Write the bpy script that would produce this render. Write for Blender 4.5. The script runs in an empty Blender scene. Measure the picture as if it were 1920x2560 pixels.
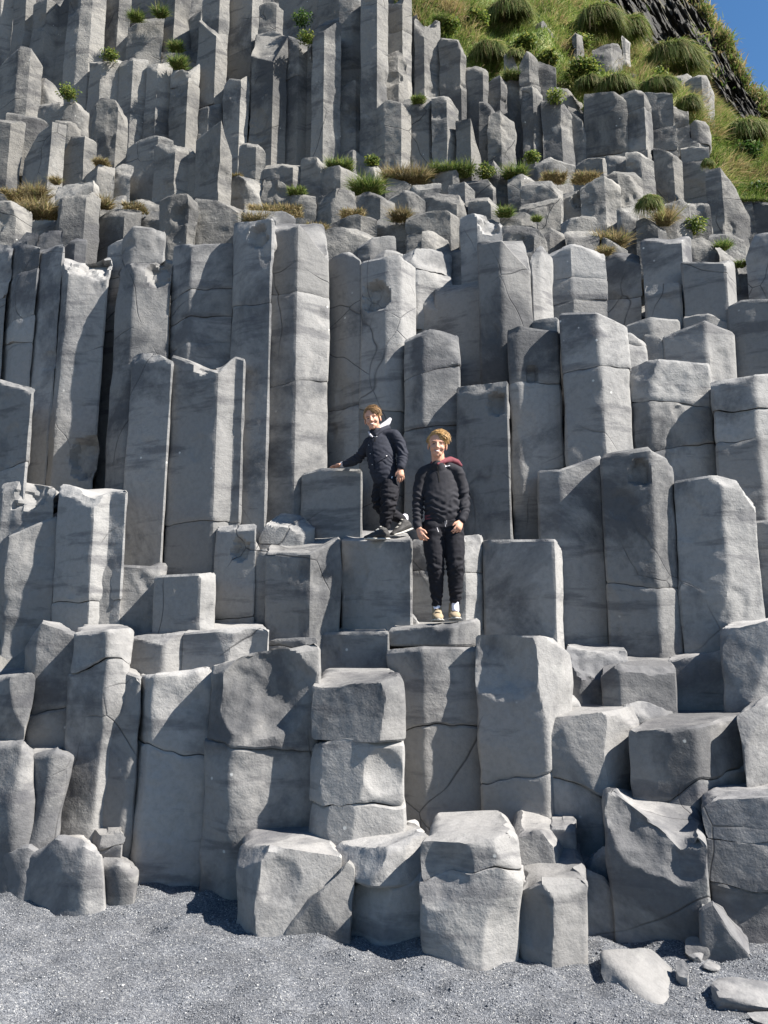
import bpy, bmesh, math, random
import numpy as np
from mathutils import Vector, Matrix
R = math.radians
random.seed(7)
rng = np.random.default_rng(11)
SC = bpy.context.scene
COL = SC.collection
# ------------------------------------------------------------------ camera, sky, sun, exposure
PITCH = R(9.4); CH = 1.6; FPX = 1923.0; CX, CY = 960.0, 1280.0
cam_d = bpy.data.cameras.new("camera"); cam = bpy.data.objects.new("camera", cam_d); COL.objects.link(cam)
cam.location = (0, 0, CH); cam.rotation_euler = (R(90) + PITCH, 0, 0)
cam_d.sensor_fit = 'VERTICAL'; cam_d.sensor_height = 36.0; cam_d.lens = 36.0 * FPX / 2560.0
cam_d.clip_end = 2000; cam_d.clip_start = 0.05
SC.camera = cam
SUN = Vector((0.66, -0.235, 0.71)).normalized()          # direction towards the sun
el = math.asin(SUN.z); az = math.atan2(SUN.x, SUN.y)
W = bpy.data.worlds.new("World"); SC.world = W; W.use_nodes = True
nt = W.node_tree; nt.nodes.clear()
sky = nt.nodes.new("ShaderNodeTexSky"); sky.sky_type = 'NISHITA'; sky.sun_disc = False
sky.sun_elevation = el; sky.sun_rotation = az; sky.air_density = 1.15; sky.dust_density = 0.1; sky.ozone_density = 3.0
bg = nt.nodes.new("ShaderNodeBackground"); bg.inputs[1].default_value = 0.05
wo = nt.nodes.new("ShaderNodeOutputWorld"); hs = nt.nodes.new('ShaderNodeHueSaturation'); hs.inputs['Saturation'].default_value = 1.2; nt.links.new(sky.outputs[0], hs.inputs['Color']); nt.links.new(hs.outputs[0], bg.inputs[0]); nt.links.new(bg.outputs[0], wo.inputs[0])
sd = bpy.data.lights.new("sun", 'SUN'); sd.energy = 5.0; sd.angle = R(0.53); sd.color = (1.0, 0.945, 0.865)
so = bpy.data.objects.new("sun", sd); COL.objects.link(so)
so.rotation_euler = SUN.to_track_quat('Z', 'Y').to_euler(); so.location = (20, -8, 25)
SC.view_settings.view_transform = 'Standard'; SC.view_settings.look = 'None'
SC.view_settings.exposure = 1.58; SC.view_settings.gamma = 1.0; SC.view_settings.use_curve_mapping = False
SC.cycles.max_bounces = 5; SC.cycles.diffuse_bounces = 2

# ------------------------------------------------------------------ helpers
CP, SP = math.cos(PITCH), math.sin(PITCH)
def ray(u, v):
    dx = (u - CX) / FPX; dy = (CY - v) / FPX
    dyw = CP - dy * SP
    return dx / dyw, (SP + dy * CP) / dyw                  # X/Y and (Z-CH)/Y
def at(u, v, Y):
    a, b = ray(u, v)
    return Vector((a * Y, Y, CH + b * Y))
def _h(ix, iy, iz):
    h = (ix * 374761393 + iy * 668265263 + iz * 1274126177) & 0xFFFFFFFF
    h = ((h ^ (h >> 13)) * 1274126177) & 0xFFFFFFFF
    h = h ^ (h >> 16)
    return (h & 0xFFFF) / 32767.5 - 1.0
def vn(p):
    p = np.asarray(p, float); i = np.floor(p).astype(np.int64); f = p - i; u = f * f * (3 - 2 * f)
    x, y, z = i[..., 0], i[..., 1], i[..., 2]; r = 0
    for a in (0, 1):
        wx = u[..., 0] if a else 1 - u[..., 0]
        for b in (0, 1):
            wy = u[..., 1] if b else 1 - u[..., 1]
            for c in (0, 1):
                wz = u[..., 2] if c else 1 - u[..., 2]
                r = r + wx * wy * wz * _h(x + a, y + b, z + c)
    return r
def fbm(p, o=3):
    r = 0; a = 1.0; p = np.asarray(p, float)
    for k in range(o): r = r + a * vn(p * (2.03 ** k) + 17.3 * k); a *= .5
    return r
def mk_mesh(name, V, faces_q=None, faces_any=None, sharp=40, smooth=True):
    me = bpy.data.meshes.new(name)
    V = np.asarray(V, np.float32)
    loops = []; starts = []; tot = 0
    if faces_q is not None and len(faces_q):
        fq = np.asarray(faces_q, np.int32); k = fq.shape[1]
        loops.append(fq.ravel()); starts.append(np.arange(len(fq), dtype=np.int32) * k); tot = fq.size
    if faces_any is not None and len(faces_any):
        fa = np.asarray(faces_any, np.int32); k = fa.shape[1]
        loops.append(fa.ravel()); starts.append(tot + np.arange(len(fa), dtype=np.int32) * k)
    L = np.concatenate(loops); S = np.concatenate(starts)
    me.vertices.add(len(V)); me.vertices.foreach_set("co", V.ravel())
    me.loops.add(len(L)); me.loops.foreach_set("vertex_index", L)
    me.polygons.add(len(S)); me.polygons.foreach_set("loop_start", S)
    me.update(calc_edges=True); me.validate()
    if smooth:
        me.polygons.foreach_set("use_smooth", np.ones(len(me.polygons), bool))
        if sharp: me.set_sharp_from_angle(angle=R(sharp))
    return me
def link(name, me, mat=None, parent=None, loc=None):
    o = bpy.data.objects.new(name, me); COL.objects.link(o)
    if mat is not None and me is not None: me.materials.append(mat)
    if parent is not None: o.parent = parent
    if loc is not None: o.location = loc
    return o
def tag(o, label, cat, group=None, kind=None):
    if label: o["label"] = label
    if cat: o["category"] = cat
    if group: o["group"] = group
    if kind: o["kind"] = kind
    return o
def empty(name, loc):
    o = bpy.data.objects.new(name, None); o.empty_display_size = .1; COL.objects.link(o); o.location = loc
    return o

# ------------------------------------------------------------------ materials
def N(t, typ, **kw):
    n = t.nodes.new(typ)
    for k, v in kw.items():
        if k in n.inputs: n.inputs[k].default_value = v
        else: setattr(n, k, v)
    return n
def ramp(t, src, stops):
    r = t.nodes.new("ShaderNodeValToRGB"); e = r.color_ramp.elements
    while len(e) > 1: e.remove(e[-1])
    e[0].position = stops[0][0]; e[0].color = stops[0][1]
    for p, c in stops[1:]:
        q = e.new(p); q.color = c
    t.links.new(src, r.inputs[0]); return r
def g(v): return (v, v, v, 1)
def mixc(t, fac, a, b, mode='MIX'):
    m = t.nodes.new("ShaderNodeMix"); m.data_type = 'RGBA'; m.blend_type = mode
    for s, i in ((fac, 0), (a, 6), (b, 7)):
        if hasattr(s, 'is_linked') or hasattr(s, 'links'): t.links.new(s, m.inputs[i])
        else: m.inputs[i].default_value = s
    return m.outputs[2]
def new_mat(name):
    m = bpy.data.materials.new(name); m.use_nodes = True; t = m.node_tree; t.nodes.clear()
    out = t.nodes.new("ShaderNodeOutputMaterial"); b = t.nodes.new("ShaderNodeBsdfPrincipled")
    t.links.new(b.outputs[0], out.inputs[0])
    return m, t, b
def basalt(name, base, warm, lime=.0, dark=.55, fine=1.0, stria=.7):
    m, t, b = new_mat(name); L = t.links.new
    geo = N(t, "ShaderNodeNewGeometry"); pos = geo.outputs["Position"]
    oi = N(t, "ShaderNodeObjectInfo")
    mp = N(t, "ShaderNodeMapping"); L(pos, mp.inputs[0]); mp.inputs["Scale"].default_value = (1, 1, 6)
    n1 = N(t, "ShaderNodeTexNoise", Scale=1.7, Detail=5, Roughness=.6); L(pos, n1.inputs[0])
    n2 = N(t, "ShaderNodeTexNoise", Scale=.75, Detail=7, Roughness=.68, Distortion=.4); L(pos, n2.inputs[0])
    n3 = N(t, "ShaderNodeTexNoise", Scale=26, Detail=5, Roughness=.7); L(pos, n3.inputs[0])
    n4 = N(t, "ShaderNodeTexNoise", Scale=1.1, Detail=6, Roughness=.62); L(mp.outputs[0], n4.inputs[0])
    c = mixc(t, n1.outputs[0], base, warm)
    # dark weathered stains with their own outline, horizontal and blotchy
    s1 = ramp(t, n2.outputs[0], [(.50, g(0)), (.60, g(1))])
    c = mixc(t, s1.outputs[0], c, mixc(t, dark, c, (base[0] * .42, base[1] * .43, base[2] * .46, 1)))
    s2 = ramp(t, n4.outputs[0], [(.55, g(0)), (.63, g(.8))])
    c = mixc(t, s2.outputs[0], c, mixc(t, dark * .8, c, (base[0] * .36, base[1] * .36, base[2] * .40, 1)))
    s3 = ramp(t, n3.outputs[0], [(.30, g(.86)), (.52, g(1)), (.72, g(1.07))])
    c = mixc(t, 1.0, c, s3.outputs[0], 'MULTIPLY')
    # pale flecks
    vo = N(t, "ShaderNodeTexVoronoi", Scale=7.0); L(pos, vo.inputs[0])
    fl = ramp(t, vo.outputs["Distance"], [(.05, g(1)), (.09, g(0))])
    n5 = N(t, "ShaderNodeTexNoise", Scale=1.3, Detail=2); L(pos, n5.inputs[0])
    f5 = ramp(t, n5.outputs[0], [(.58, g(0)), (.63, g(1))])
    fm = N(t, "ShaderNodeMath", operation='MULTIPLY'); L(fl.outputs[0], fm.inputs[0]); L(f5.outputs[0], fm.inputs[1])
    c = mixc(t, fm.outputs[0], c, (.5, .5, .48, 1))
    if lime:
        n6 = N(t, "ShaderNodeTexNoise", Scale=4.5, Detail=6, Roughness=.7); L(pos, n6.inputs[0])
        f6 = ramp(t, n6.outputs[0], [(.60, g(0)), (.70, g(lime))])
        c = mixc(t, f6.outputs[0], c, (.36, .36, .34, 1))
    # hairline cracks wandering across the faces
    nd = N(t, "ShaderNodeTexNoise", Scale=1.3, Detail=2, Roughness=.5); L(pos, nd.inputs[0])
    wv = N(t, "ShaderNodeVectorMath", operation='MULTIPLY_ADD'); L(nd.outputs["Color"], wv.inputs[0]); wv.inputs[1].default_value = (.35, .35, .30); L(pos, wv.inputs[2])
    vc = N(t, "ShaderNodeTexVoronoi", Scale=.95); vc.feature = 'DISTANCE_TO_EDGE'; L(wv.outputs[0], vc.inputs[0])
    ck = ramp(t, vc.outputs["Distance"], [(.0, g(1)), (.0018, g(1)), (.0048, g(0))])
    nk = N(t, "ShaderNodeTexNoise", Scale=.9, Detail=3); L(pos, nk.inputs[0]); km = ramp(t, nk.outputs[0], [(.52, g(0)), (.60, g(1))])
    cm = N(t, "ShaderNodeMath", operation='MULTIPLY'); L(ck.outputs[0], cm.inputs[0]); L(km.outputs[0], cm.inputs[1])
    c = mixc(t, cm.outputs[0], c, (base[0] * .34, base[1] * .34, base[2] * .35, 1))
    # every stone a little different
    vr = N(t, "ShaderNodeMapRange"); L(oi.outputs["Random"], vr.inputs[0]); vr.inputs[3].default_value = .74; vr.inputs[4].default_value = 1.16
    hv = N(t, "ShaderNodeHueSaturation"); L(c, hv.inputs["Color"]); L(vr.outputs[0], hv.inputs["Value"])
    L(hv.outputs[0], b.inputs["Base Color"])
    b.inputs["Roughness"].default_value = .92; b.inputs["Specular IOR Level"].default_value = .18
    # grain, pits and fine horizontal chisel striae
    mp2 = N(t, "ShaderNodeMapping"); L(pos, mp2.inputs[0]); mp2.inputs["Scale"].default_value = (9, 9, 62)
    n7 = N(t, "ShaderNodeTexNoise", Scale=1, Detail=3, Roughness=.6); L(mp2.outputs[0], n7.inputs[0])
    n8 = N(t, "ShaderNodeTexNoise", Scale=75, Detail=4, Roughness=.65); L(pos, n8.inputs[0])
    n9 = N(t, "ShaderNodeTexNoise", Scale=18, Detail=5, Roughness=.6); L(pos, n9.inputs[0])
    def mul(a, k):
        q = N(t, "ShaderNodeMath", operation='MULTIPLY'); L(a, q.inputs[0]); q.inputs[1].default_value = k; return q.outputs[0]
    def add(a, bb):
        q = N(t, "ShaderNodeMath", operation='ADD'); L(a, q.inputs[0]); L(bb, q.inputs[1]); return q.outputs[0]
    h = add(add(mul(n7.outputs[0], stria), mul(n8.outputs[0], .5)), mul(n9.outputs[0], 1.3))
    h = add(h, mul(cm.outputs[0], -1.0))
    bp = N(t, "ShaderNodeBump", Strength=.85, Distance=.0085 * fine); L(h, bp.inputs["Height"]); L(bp.outputs[0], b.inputs["Normal"])
    return m
M_LOW = basalt("basalt_eroded", (.222, .220, .220, 1), (.268, .260, .250, 1), lime=.22, dark=.80, fine=.75, stria=.15)
M_MID = basalt("basalt_grey", (.198, .198, .199, 1), (.250, .244, .236, 1), lime=.0, dark=.85, fine=.8, stria=.35)
M_TOP = basalt("basalt_weathered", (.158, .157, .154, 1), (.235, .222, .200, 1), lime=.30, dark=.80, fine=1.6, stria=.3)
# ------------------------------------------------------------------ basalt columns
GROUPS = {'c': ("basalt_column", "basalt column", "basalt columns of the cliff face"),
          'b': ("rock_block", "rock block", "broken blocks on the ledges"),
          'o': ("boulder", "boulder", "boulders at the foot of the cliff")}
NCOL = 0
FL = [(0, 0, 1, 0)]
def hull(Y, F):
    xs = F[0::3]; ys = F[1::3]; an = [R(a) for a in F[2::3]]
    n = len(an); k = n
    for i, a in enumerate(an):
        if a >= 0: k = i; break
    P = [None] * (n + 1)
    P[k] = at(xs[k], ys[k], Y)
    def step(p, u, v, a):
        r, _ = ray(u, v)
        den = math.cos(a) - r * math.sin(a)
        s = (r * p.y - p.x) / (den if abs(den) > .12 else math.copysign(.12, den))
        X, Yn = p.x + s * math.cos(a), p.y + s * math.sin(a)
        Yn = min(max(Yn, Y - .02), Y + .8)
        return at(u, v, Yn)
    for i in range(k, n): P[i + 1] = step(P[i], xs[i + 1], ys[i + 1], an[i])
    for i in range(k, 0, -1): P[i - 1] = step(P[i], xs[i - 1], ys[i - 1], an[i - 1])
    return P
def segment(name, P2, zt_f, zb_f, ds, seed, rnd, amp, rough, mat, parent, cuts, scoops, lean, zref, origin, top_bevel=.03, bot_bevel=0.012, tilt_p=3, iters=3, sharp=38):
    """one stone: lofted ring by ring round the outline, with a worn rim, a rough cap and broken chips"""
    pts = []
    nP = len(P2); nf = nP - 2
    for i in range(nP):
        a = P2[i]; b = P2[(i + 1) % nP]; l = math.hypot(b[0] - a[0], b[1] - a[1])
        st = ds if i < nf - 1 else (ds * 2 if i in (nf - 1, nP - 1) else ds * 5)
        m = max(2, int(round(l / st)))
        for j in range(m): pts.append((a[0] + (b[0] - a[0]) * j / m, a[1] + (b[1] - a[1]) * j / m))
    Q = np.array(pts)
    for _ in range(iters): Q = .5 * Q + .25 * (np.roll(Q, 1, 0) + np.roll(Q, -1, 0))
    n = len(Q); c0 = Q.mean(0)
    tn = np.roll(Q, -1, 0) - np.roll(Q, 1, 0); nr = np.stack([tn[:, 1], -tn[:, 0]], 1); nr /= np.linalg.norm(nr, axis=1)[:, None] + 1e-9
    zt = zt_f(Q); zb = zb_f(Q); ztm = zt.mean(); zbm = zb.mean()
    H = max(.03, ztm - zbm)
    rows = max(3, int(H / ds))
    sv = np.array([seed * 3.71, seed * 1.37, seed * 2.11])
    rings = []
    def disp(xyz, nrm2):
        p = xyz + sv
        d = amp * 1.15 * fbm(p / .46, 2) + .30 * amp * rough * fbm(p / .13, 2) + .12 * amp * rough * vn(p / .045)
        return d
    for r in range(rows + 1):
        t = r / rows
        zz = zbm + (ztm - zbm) * t + (zt - ztm) * t ** tilt_p + (zb - zbm) * (1 - t) ** 3
        x = np.column_stack([Q, zz])
        d = disp(x, nr)
        dtop = (zt - zz); dbot = (zz - zb)
        tb = top_bevel * (1 + .9 * vn(np.column_stack([Q, Q[:, :1] * 0]) / .09 + sv)); tb = np.clip(tb, .004, None)
        ins = np.where(dtop < tb, (tb - dtop) ** 2 / tb * .9, 0) + np.where(dbot < bot_bevel, (bot_bevel - dbot) ** 2 / bot_bevel * .9, 0)
        q = Q + nr * (d - ins)[:, None]
        rings.append(np.column_stack([q, zz]))
    V = [np.concatenate(rings)]
    F = []
    idx = np.arange(n); nx = (idx + 1) % n
    for r in range(rows):
        F.append(np.column_stack([r * n + idx, r * n + nx, (r + 1) * n + nx, (r + 1) * n + idx]))
    base = rings[-1]; lo = rows
    cur = (rows) * n
    span = np.linalg.norm(base[:, :2] - c0, axis=1).mean()
    m = max(3, int(span / (ds * 1.6)))
    tot = (rows + 1) * n
    for k in range(1, m):
        s = 1 - k / m
        q = c0 + (base[:, :2] - c0) * s
        z = zt_f(q) + (.5 * amp * rough) * fbm(np.column_stack([q, q[:, :1] * 0]) / .16 + sv, 3) * min(1, k / 2)
        V.append(np.column_stack([q, z]))
        F.append(np.column_stack([cur + idx, cur + nx, tot + nx, tot + idx])); cur = tot; tot += n
    V.append(np.array([[c0[0], c0[1], float(zt_f(c0[None])[0])]]))
    T = np.column_stack([cur + idx, cur + nx, np.full(n, tot)])
    V = np.concatenate(V); tot += 1
    # lower cap, closed with one fan
    V = np.concatenate([V, np.array([[c0[0], c0[1], zbm]])])
    T = np.concatenate([T, np.column_stack([nx, idx, np.full(n, tot)])])
    for (c, nv, w) in cuts:
        d = (V - np.array(c)) @ np.array(nv) + w * fbm((V + sv) / .11, 3)
        d = np.where(d > 0, d, 0); V = V - np.outer(d, nv)
    for (c, nv, wd, dep, el_) in [s_ for s_ in scoops if s_[4] == 0]:   # conchoidal hollow
        rad = (wd * wd + dep * dep) / (2 * dep); c = np.array(c) + np.array(nv) * (rad - dep)
        e = V - c; l = np.linalg.norm(e, axis=1) + 1e-6; rr = rad + .35 * dep * fbm((V + sv) / .20, 3)
        V = c + e * np.where(l < rr, rr / l, 1.0)[:, None]
    for (c, nv, wd, dep, el_) in [s_ for s_ in scoops if s_[4] > 0]:                          # spalled-off flakes: flat hollow, ragged outline
        c = np.array(c); nv = np.array(nv); e = V - c; dn = e @ nv
        tan = np.array([-nv[1], nv[0], 0.0]); u_ = e @ tan; w_ = e[:, 2] / el_
        dist = np.sqrt(u_ * u_ + w_ * w_) * (1 + .28 * fbm((V + sv) / (.55 * wd), 3)) + .25 * np.maximum(np.abs(u_), np.abs(w_))
        k = np.clip((1.12 * wd - dist) / (.26 * wd + .01), 0, 1); k = k * (np.abs(dn) < .22) * (1 + .25 * fbm((V + sv) / .07, 2))
        V = V - np.outer(dep * k, nv)
    fl_, fc_, fz1, fz0 = FL[0]
    if fl_: V[:, 0] += (V[:, 0] - fc_) * fl_ * np.clip((fz1 - V[:, 2]) / max(.1, fz1 - fz0), 0, 1.3)
    if lean: V[:, 0] += lean * (zref - V[:, 2])
    V = V - np.array(origin)
    me = mk_mesh(name, V, np.concatenate(F), T, sharp=sharp)
    return link(name, me, mat, parent)
def column(kind, Y, F, yb, label, j=(), D=None, bt=None, amp=.013, rough=1.0, ext=None, cut=(), sc=(), lean=0, chips=1, bev=.014, it=None, mat=None, tilt=0.0, tp=3, dish=0, sharp=26, spall=1, flare=0):
    global NCOL
    NCOL += 1; seed = NCOL; rs = random.Random(seed * 13)
    nm, cat, grp = GROUPS[kind]
    P = hull(Y, F); n = len(P)
    w = P[-1].x - P[0].x
    D = D or max(.7, w * 1.0)
    cx_ = .5 * (P[0].x + P[-1].x)
    rl = P[0].x / P[0].y; rr = P[-1].x / P[-1].y
    yback = max(p.y for p in P) + D
    bl = (P[0].x + rl * (yback - P[0].y) + .10 * w, yback); br = (P[-1].x + rr * (yback - P[-1].y) - .10 * w, yback)
    low = Y < 5.75
    gap = -.022 if low else -.006
    P2 = [(p.x, p.y) for p in P]
    P2[0] = (P2[0][0] + gap, P2[0][1]); P2[-1] = (P2[-1][0] - gap, P2[-1][1])
    P2 = P2 + [br, bl]
    zs = [p.z for p in P]
    if bt is not None:
        zb_ = at((F[0] + F[-2]) / 2, bt, yback - .25 * D).z
        z_l = z_r = zb_
    else:
        z_l = zs[0] * .5 + .5 * sum(zs) / n + tilt + rs.uniform(-.03, .05); z_r = zs[-1] * .5 + .5 * sum(zs) / n + tilt + rs.uniform(-.03, .05)
    C = np.array(P2); CZ = np.array(zs + [z_r, z_l])
    def zt_f(q):
        d = np.linalg.norm(q[:, None, :] - C[None], axis=2) + 1e-4
        # along the outline interpolate along the edge, inside by inverse distance
        wgt = 1 / d ** 2.2
        zi = (wgt * CZ).sum(1) / wgt.sum(1)
        # edge interpolation
        best = np.full(len(q), 1e9); ze = zi.copy()
        for i in range(len(C)):
            a = C[i]; b = C[(i + 1) % len(C)]; ab = b - a; L2 = (ab @ ab) + 1e-9
            tt = np.clip(((q - a) @ ab) / L2, 0, 1); dd = np.linalg.norm(q - (a + tt[:, None] * ab), axis=1)
            zz = CZ[i] + (CZ[(i + 1) % len(C)] - CZ[i]) * tt
            m_ = dd < best; best = np.where(m_, dd, best); ze = np.where(m_, zz, ze)
        k = np.clip(best / .12, 0, 1)
        return ze * (1 - k) + zi * k - dish * np.clip(best / .15, 0, 1)
    if ext is None: ext = 1.3 if (kind == 'c' and Y > 5.7) else .5
    zbot = at(F[0], yb, Y).z - ext
    anchor = min(P, key=lambda p: p.y)
    org = Vector((cx_, .5 * (anchor.y + yback), max(zbot, -.3)))
    ds = (.0026 if low else .0033 if Y < 8 else .0027) * Y + .001
    if mat is None: mat = M_LOW if Y < 5.75 else (M_MID if Y < 8.0 else M_TOP)
    # chips and cuts
    hpx = yb - min(F[1::3])
    cuts = []; scoops = []
    def surf(u, v):
        xs_ = F[0::3]
        for i_ in range(n - 1):
            if u <= xs_[i_ + 1] or i_ == n - 2:
                a0, b0 = P[i_], P[i_ + 1]; r_, _ = ray(u, v)
                ex, ey = b0.x - a0.x, b0.y - a0.y; den = ex - r_ * ey
                t_ = min(1, max(0, (r_ * a0.y - a0.x) / den)) if abs(den) > 1e-6 else .5
                yy_ = a0.y + ey * t_; nn = Vector((ey, -ex, 0)).normalized()
                return at(u, v, yy_), nn
    for (u, v, a, e, wv) in cut:
        p, _ = surf(u, v); A = R(a); E = R(e)
        nv = (math.sin(A) * math.cos(E), -math.cos(A) * math.cos(E), math.sin(E)); cuts.append((tuple(p), nv, wv))
    for (u, v, dep, wd) in sc:
        sp, sn = surf(u, v); scoops.append((tuple(sp), tuple(sn), wd, .24 * wd, 0) if low else (tuple(sp), tuple(sn), wd, min(.11, .5 * wd + .02), 1.25))
    if chips:
        for _ in range((rs.choice((1, 2, 2, 3)) if Y < 7.6 else rs.choice((2, 3, 3, 4))) if chips == 1 else chips):
            i = rs.randrange(n)
            lo_ = F[2] - 35 if i == 0 else F[3 * i - 1]; hi_ = F[-3] + 35 if i == n - 1 else F[3 * i + 2]
            A = R(rs.uniform(min(lo_, hi_), max(lo_, hi_))); E = R(rs.uniform(12, 50))
            nv = Vector((math.sin(A) * math.cos(E), -math.cos(A) * math.cos(E), math.sin(E)))
            off = rs.uniform(.010, .055) if Y < 7.6 else (rs.uniform(.015, .075) if kind == 'c' else rs.uniform(.02, .12))
            dm = max(nv.dot(p) for p in P)
            pm = max(P, key=lambda p: nv.dot(p)) - nv * off; cuts.append((tuple(pm), tuple(nv), .005 if low else .012))
        if low and hpx > 120 and not lean:                                      # a slightly tipped break across the upper face
            A = R(rs.uniform(-40, 30)); E = R(rs.uniform(3, 11)); nv = Vector((math.sin(A) * math.cos(E), -math.cos(A) * math.cos(E), math.sin(E)))
            pm = max(P, key=lambda p: nv.dot(p)) - nv * rs.uniform(.03, .075); cuts.append((tuple(pm), tuple(nv), .003))
    for _ in range(rs.choice((0, 1, 1, 2, 2, 3)) if hpx > 90 and spall and not low else 0):
        u_ = rs.uniform(F[0], F[-2]); v_ = max(F[1::3]) + (yb - max(F[1::3])) * rs.uniform(.02, .9)
        sp, sn = surf(u_, v_); wd = rs.uniform(.05, .17) * (1 if Y < 8 else 1.3)
        scoops.append((tuple(sp), tuple(sn), wd, rs.uniform(.005, .018) * (1 if Y < 8 else 1.6), rs.uniform(.7, 2.2)))
    lean_s = 0
    FL[0] = (flare, cx_, max(zs), at(F[0], yb, Y).z)
    if lean:
        lean_s = (at(F[0] + lean, yb, Y).x - at(F[0], yb, Y).x) / max(.2, zs[0] - at(F[0], yb, Y).z)
    zref = max(zs)
    if it is None: it = 2 if low else (1 if Y < 7.6 else 0)
    js = sorted(j)
    if not js:
        o = segment(nm, P2, zt_f, lambda q: np.full(len(q), zbot), ds, seed, 1, amp, rough, mat, None, cuts, scoops, lean_s, zref, org, bev, .01, tp, it, sharp)
        o.location = org
    else:
        o = empty(nm, org)
        tf = zt_f
        levels = [at(F[0], v, Y).z for v in js] + [zbot]
        for k, lv in enumerate(levels):
            sx = rs.uniform(-.20, .20) * (1.8 if low else 1); sy = rs.uniform(-.05, .05); last = k == len(levels) - 1
            def bf(q, lv=lv, sx=sx, sy=sy, last=last):
                if last: return np.full(len(q), lv)
                return lv + sx * (q[:, 0] - cx_) + sy * (q[:, 1] - anchor.y) + (.05 if low else .026) * fbm(np.column_stack([q, q[:, :1] * 0]) / .24 + seed, 3)
            jt = [(a + rs.uniform(-.008, .008), b + rs.uniform(-.010, .010)) for a, b in P2]
            segment("column_block" if kind == 'c' else "broken_piece", jt if k else P2, tf, bf, ds, seed + .37 * k, 1, amp, rough, mat, o, cuts, scoops, lean_s, zref, org, bev if k == 0 else .007, .008, tp if k == 0 else 1, it, sharp)
            tf = (lambda q, bf=bf: bf(q) - .006)
    return tag(o, label, cat, grp, 'thing')
c = column
# ---- boulders and short columns standing in the sand, front row
E = dict(amp=.034, bev=.05, it=4, rough=.45, sharp=30)                    # wave-worn stone
c('o',4.46,[596,2126,-45,660,2118,5,846,2146],2350,"rounded boulder with broad lit top, right of the shadow patch on the sand",bt=2040,sc=[(690,2190,0.051,.17)],**E)
c('o',4.40,[704,2338,-8,785,2238,-12,872,2160],2348,"triangular dark boulder wedged low beside the rounded lit-topped boulder",tp=1,**E)
c('o',4.4,[874,2212,-45,942,2204,4,1098,2170],2386,"lower half of a split boulder, lit stripe down its middle, in the sand",D=.8,**E)
c('o',4.42,[850,2118,-45,932,2128,6,1064,2084],2206,"upper half of the split boulder, pale domed top, below the tall lit column",bt=2062,ext=.02,**E)
c('o',4.12,[1066,2108,-24,1190,2112,20,1287,2086],2396,"large cube-like boulder with a wide sunlit top, centre of the front row",j=(2196,),sc=[(1130,2150,0.060,.20)],**E)
c('o',4.55,[1288,2092,-40,1328,2084,10,1372,2080,40,1402,2096],2240,"small chipped boulder with a lit face, against the dark square block",cut=[(1300,2130,-50,10,.02)],**E)
c('b',4.74,[1378,2069,-24,1437,2069],2210,"dark square block right behind the small chipped boulder",amp=.01)
c('o',4.15,[1290,2238,-45,1352,2204,8,1472,2208],2412,"knobbly bright boulder with a scooped corner, standing lowest on the sand",sc=[(1330,2270,.05,.16)],flare=-.22,**E)
c('o',4.45,[1424,2192,-24,1444,2168,-22,1505,2196,-30,1546,2262],2402,"smooth dark egg-shaped boulder leaning behind the bright knobbly one",tp=2,**E)
c('o',4.60,[1475,2162,-40,1503,2106,-24,1546,2152,-22,1577,2330],2366,"narrow dark pointed slab between the egg-shaped boulder and the ridge-backed rock",tp=1,**E)
c('o',4.34,[1286,2196,-24,1302,2190,15,1334,2228],2384,"thin upright slab squeezed beside the large cube-like boulder",**E)
c('c',4.27,[1522,1968,-26,1640,2070,-24,1700,2135,-23,1760,2100],2392,"broad dark column with a sunlit ridge sloping down to the right",bt=1985,tp=2,chips=0,D=.7,cut=[(1600,2010,10,62,.03)],sc=[(1690,2040,0.102,.34)],**E)
c('c',4.28,[1766,2014,-40,1800,2004,-12,1975,1992],2425,"rough right-hand column with two lit ledges, bottom right corner of the cliff",j=(2105,2226),amp=.028,bev=.05,it=5)
c('o',4.10,[1756,2274,-24,1782,2254,-24,1825,2325,-24,1874,2398],2420,"dark three-sided boulder at the foot of the rough two-ledged column",tp=2,chips=0,D=.35,amp=.014,it=2,bev=.02)
EL = dict(amp=.03, bev=.045, it=4, rough=.5, sharp=32, chips=0, D=.85, tp=3)
# ---- bottom row columns, left to right
M = dict(amp=.028, bev=.03, it=3, rough=.5)
c('o',4.98,[-90,1872,-22,50,1850,40,80,1874],2140,"smooth bulging boulder stacked at the left edge above another",flare=.05,bt=1840,**EL)
c('o',4.95,[-90,2124,-22,70,2112,20,112,2142],2282,"bluish boulder in the bottom left corner on the sand",bt=2100,**EL)
c('o',5.00,[70,1892,-30,138,1868,40,172,1888],2150,"long dark stone slanting down to the left like a ramp",lean=-52,bt=1866,flare=.45,**EL)
c('o',4.80,[58,2160,-30,138,2090,-23,206,2112,12,246,2138],2292,"wide leaning slab with a pointed top, dark sand at its foot",flare=.22,bt=2068,**EL)
c('o',4.86,[205,2190,-30,252,2146,-22,300,2154,10,328,2166],2276,"small boulder with a curved top between the leaning slab and the stained column",flare=.12,bt=2128,**EL)
c('b',5.06,[235,2090,-24,303,2090],2150,"cracked little block low between two smooth columns",j=(2118,),amp=.012)
c('c',5.42,[-60,1692,-26,68,1684],1900,"dark short column at the left edge above the bulging boulders",**M)
c('c',5.55,[80,1562,-55,97,1548,-4,188,1584],1905,"column with pitted sunlit top and a diagonal shadow, third row at left",j=(1768,),lean=-6,amp=.016,rough=1.5,bev=.03)
c('c',5.3,[187,1582,-23,271,1573,38,326,1572],2142,"tall smooth column with a bright right face and cracked top corner",j=(1668,),lean=-16,bt=1560,**M)
c('c',5.28,[276,1664,-32,346,1694,30,358,1702],2172,"slim dark column bending to the left with a pointed lit top",bt=1648,lean=-22,tp=2,**M)
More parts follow.
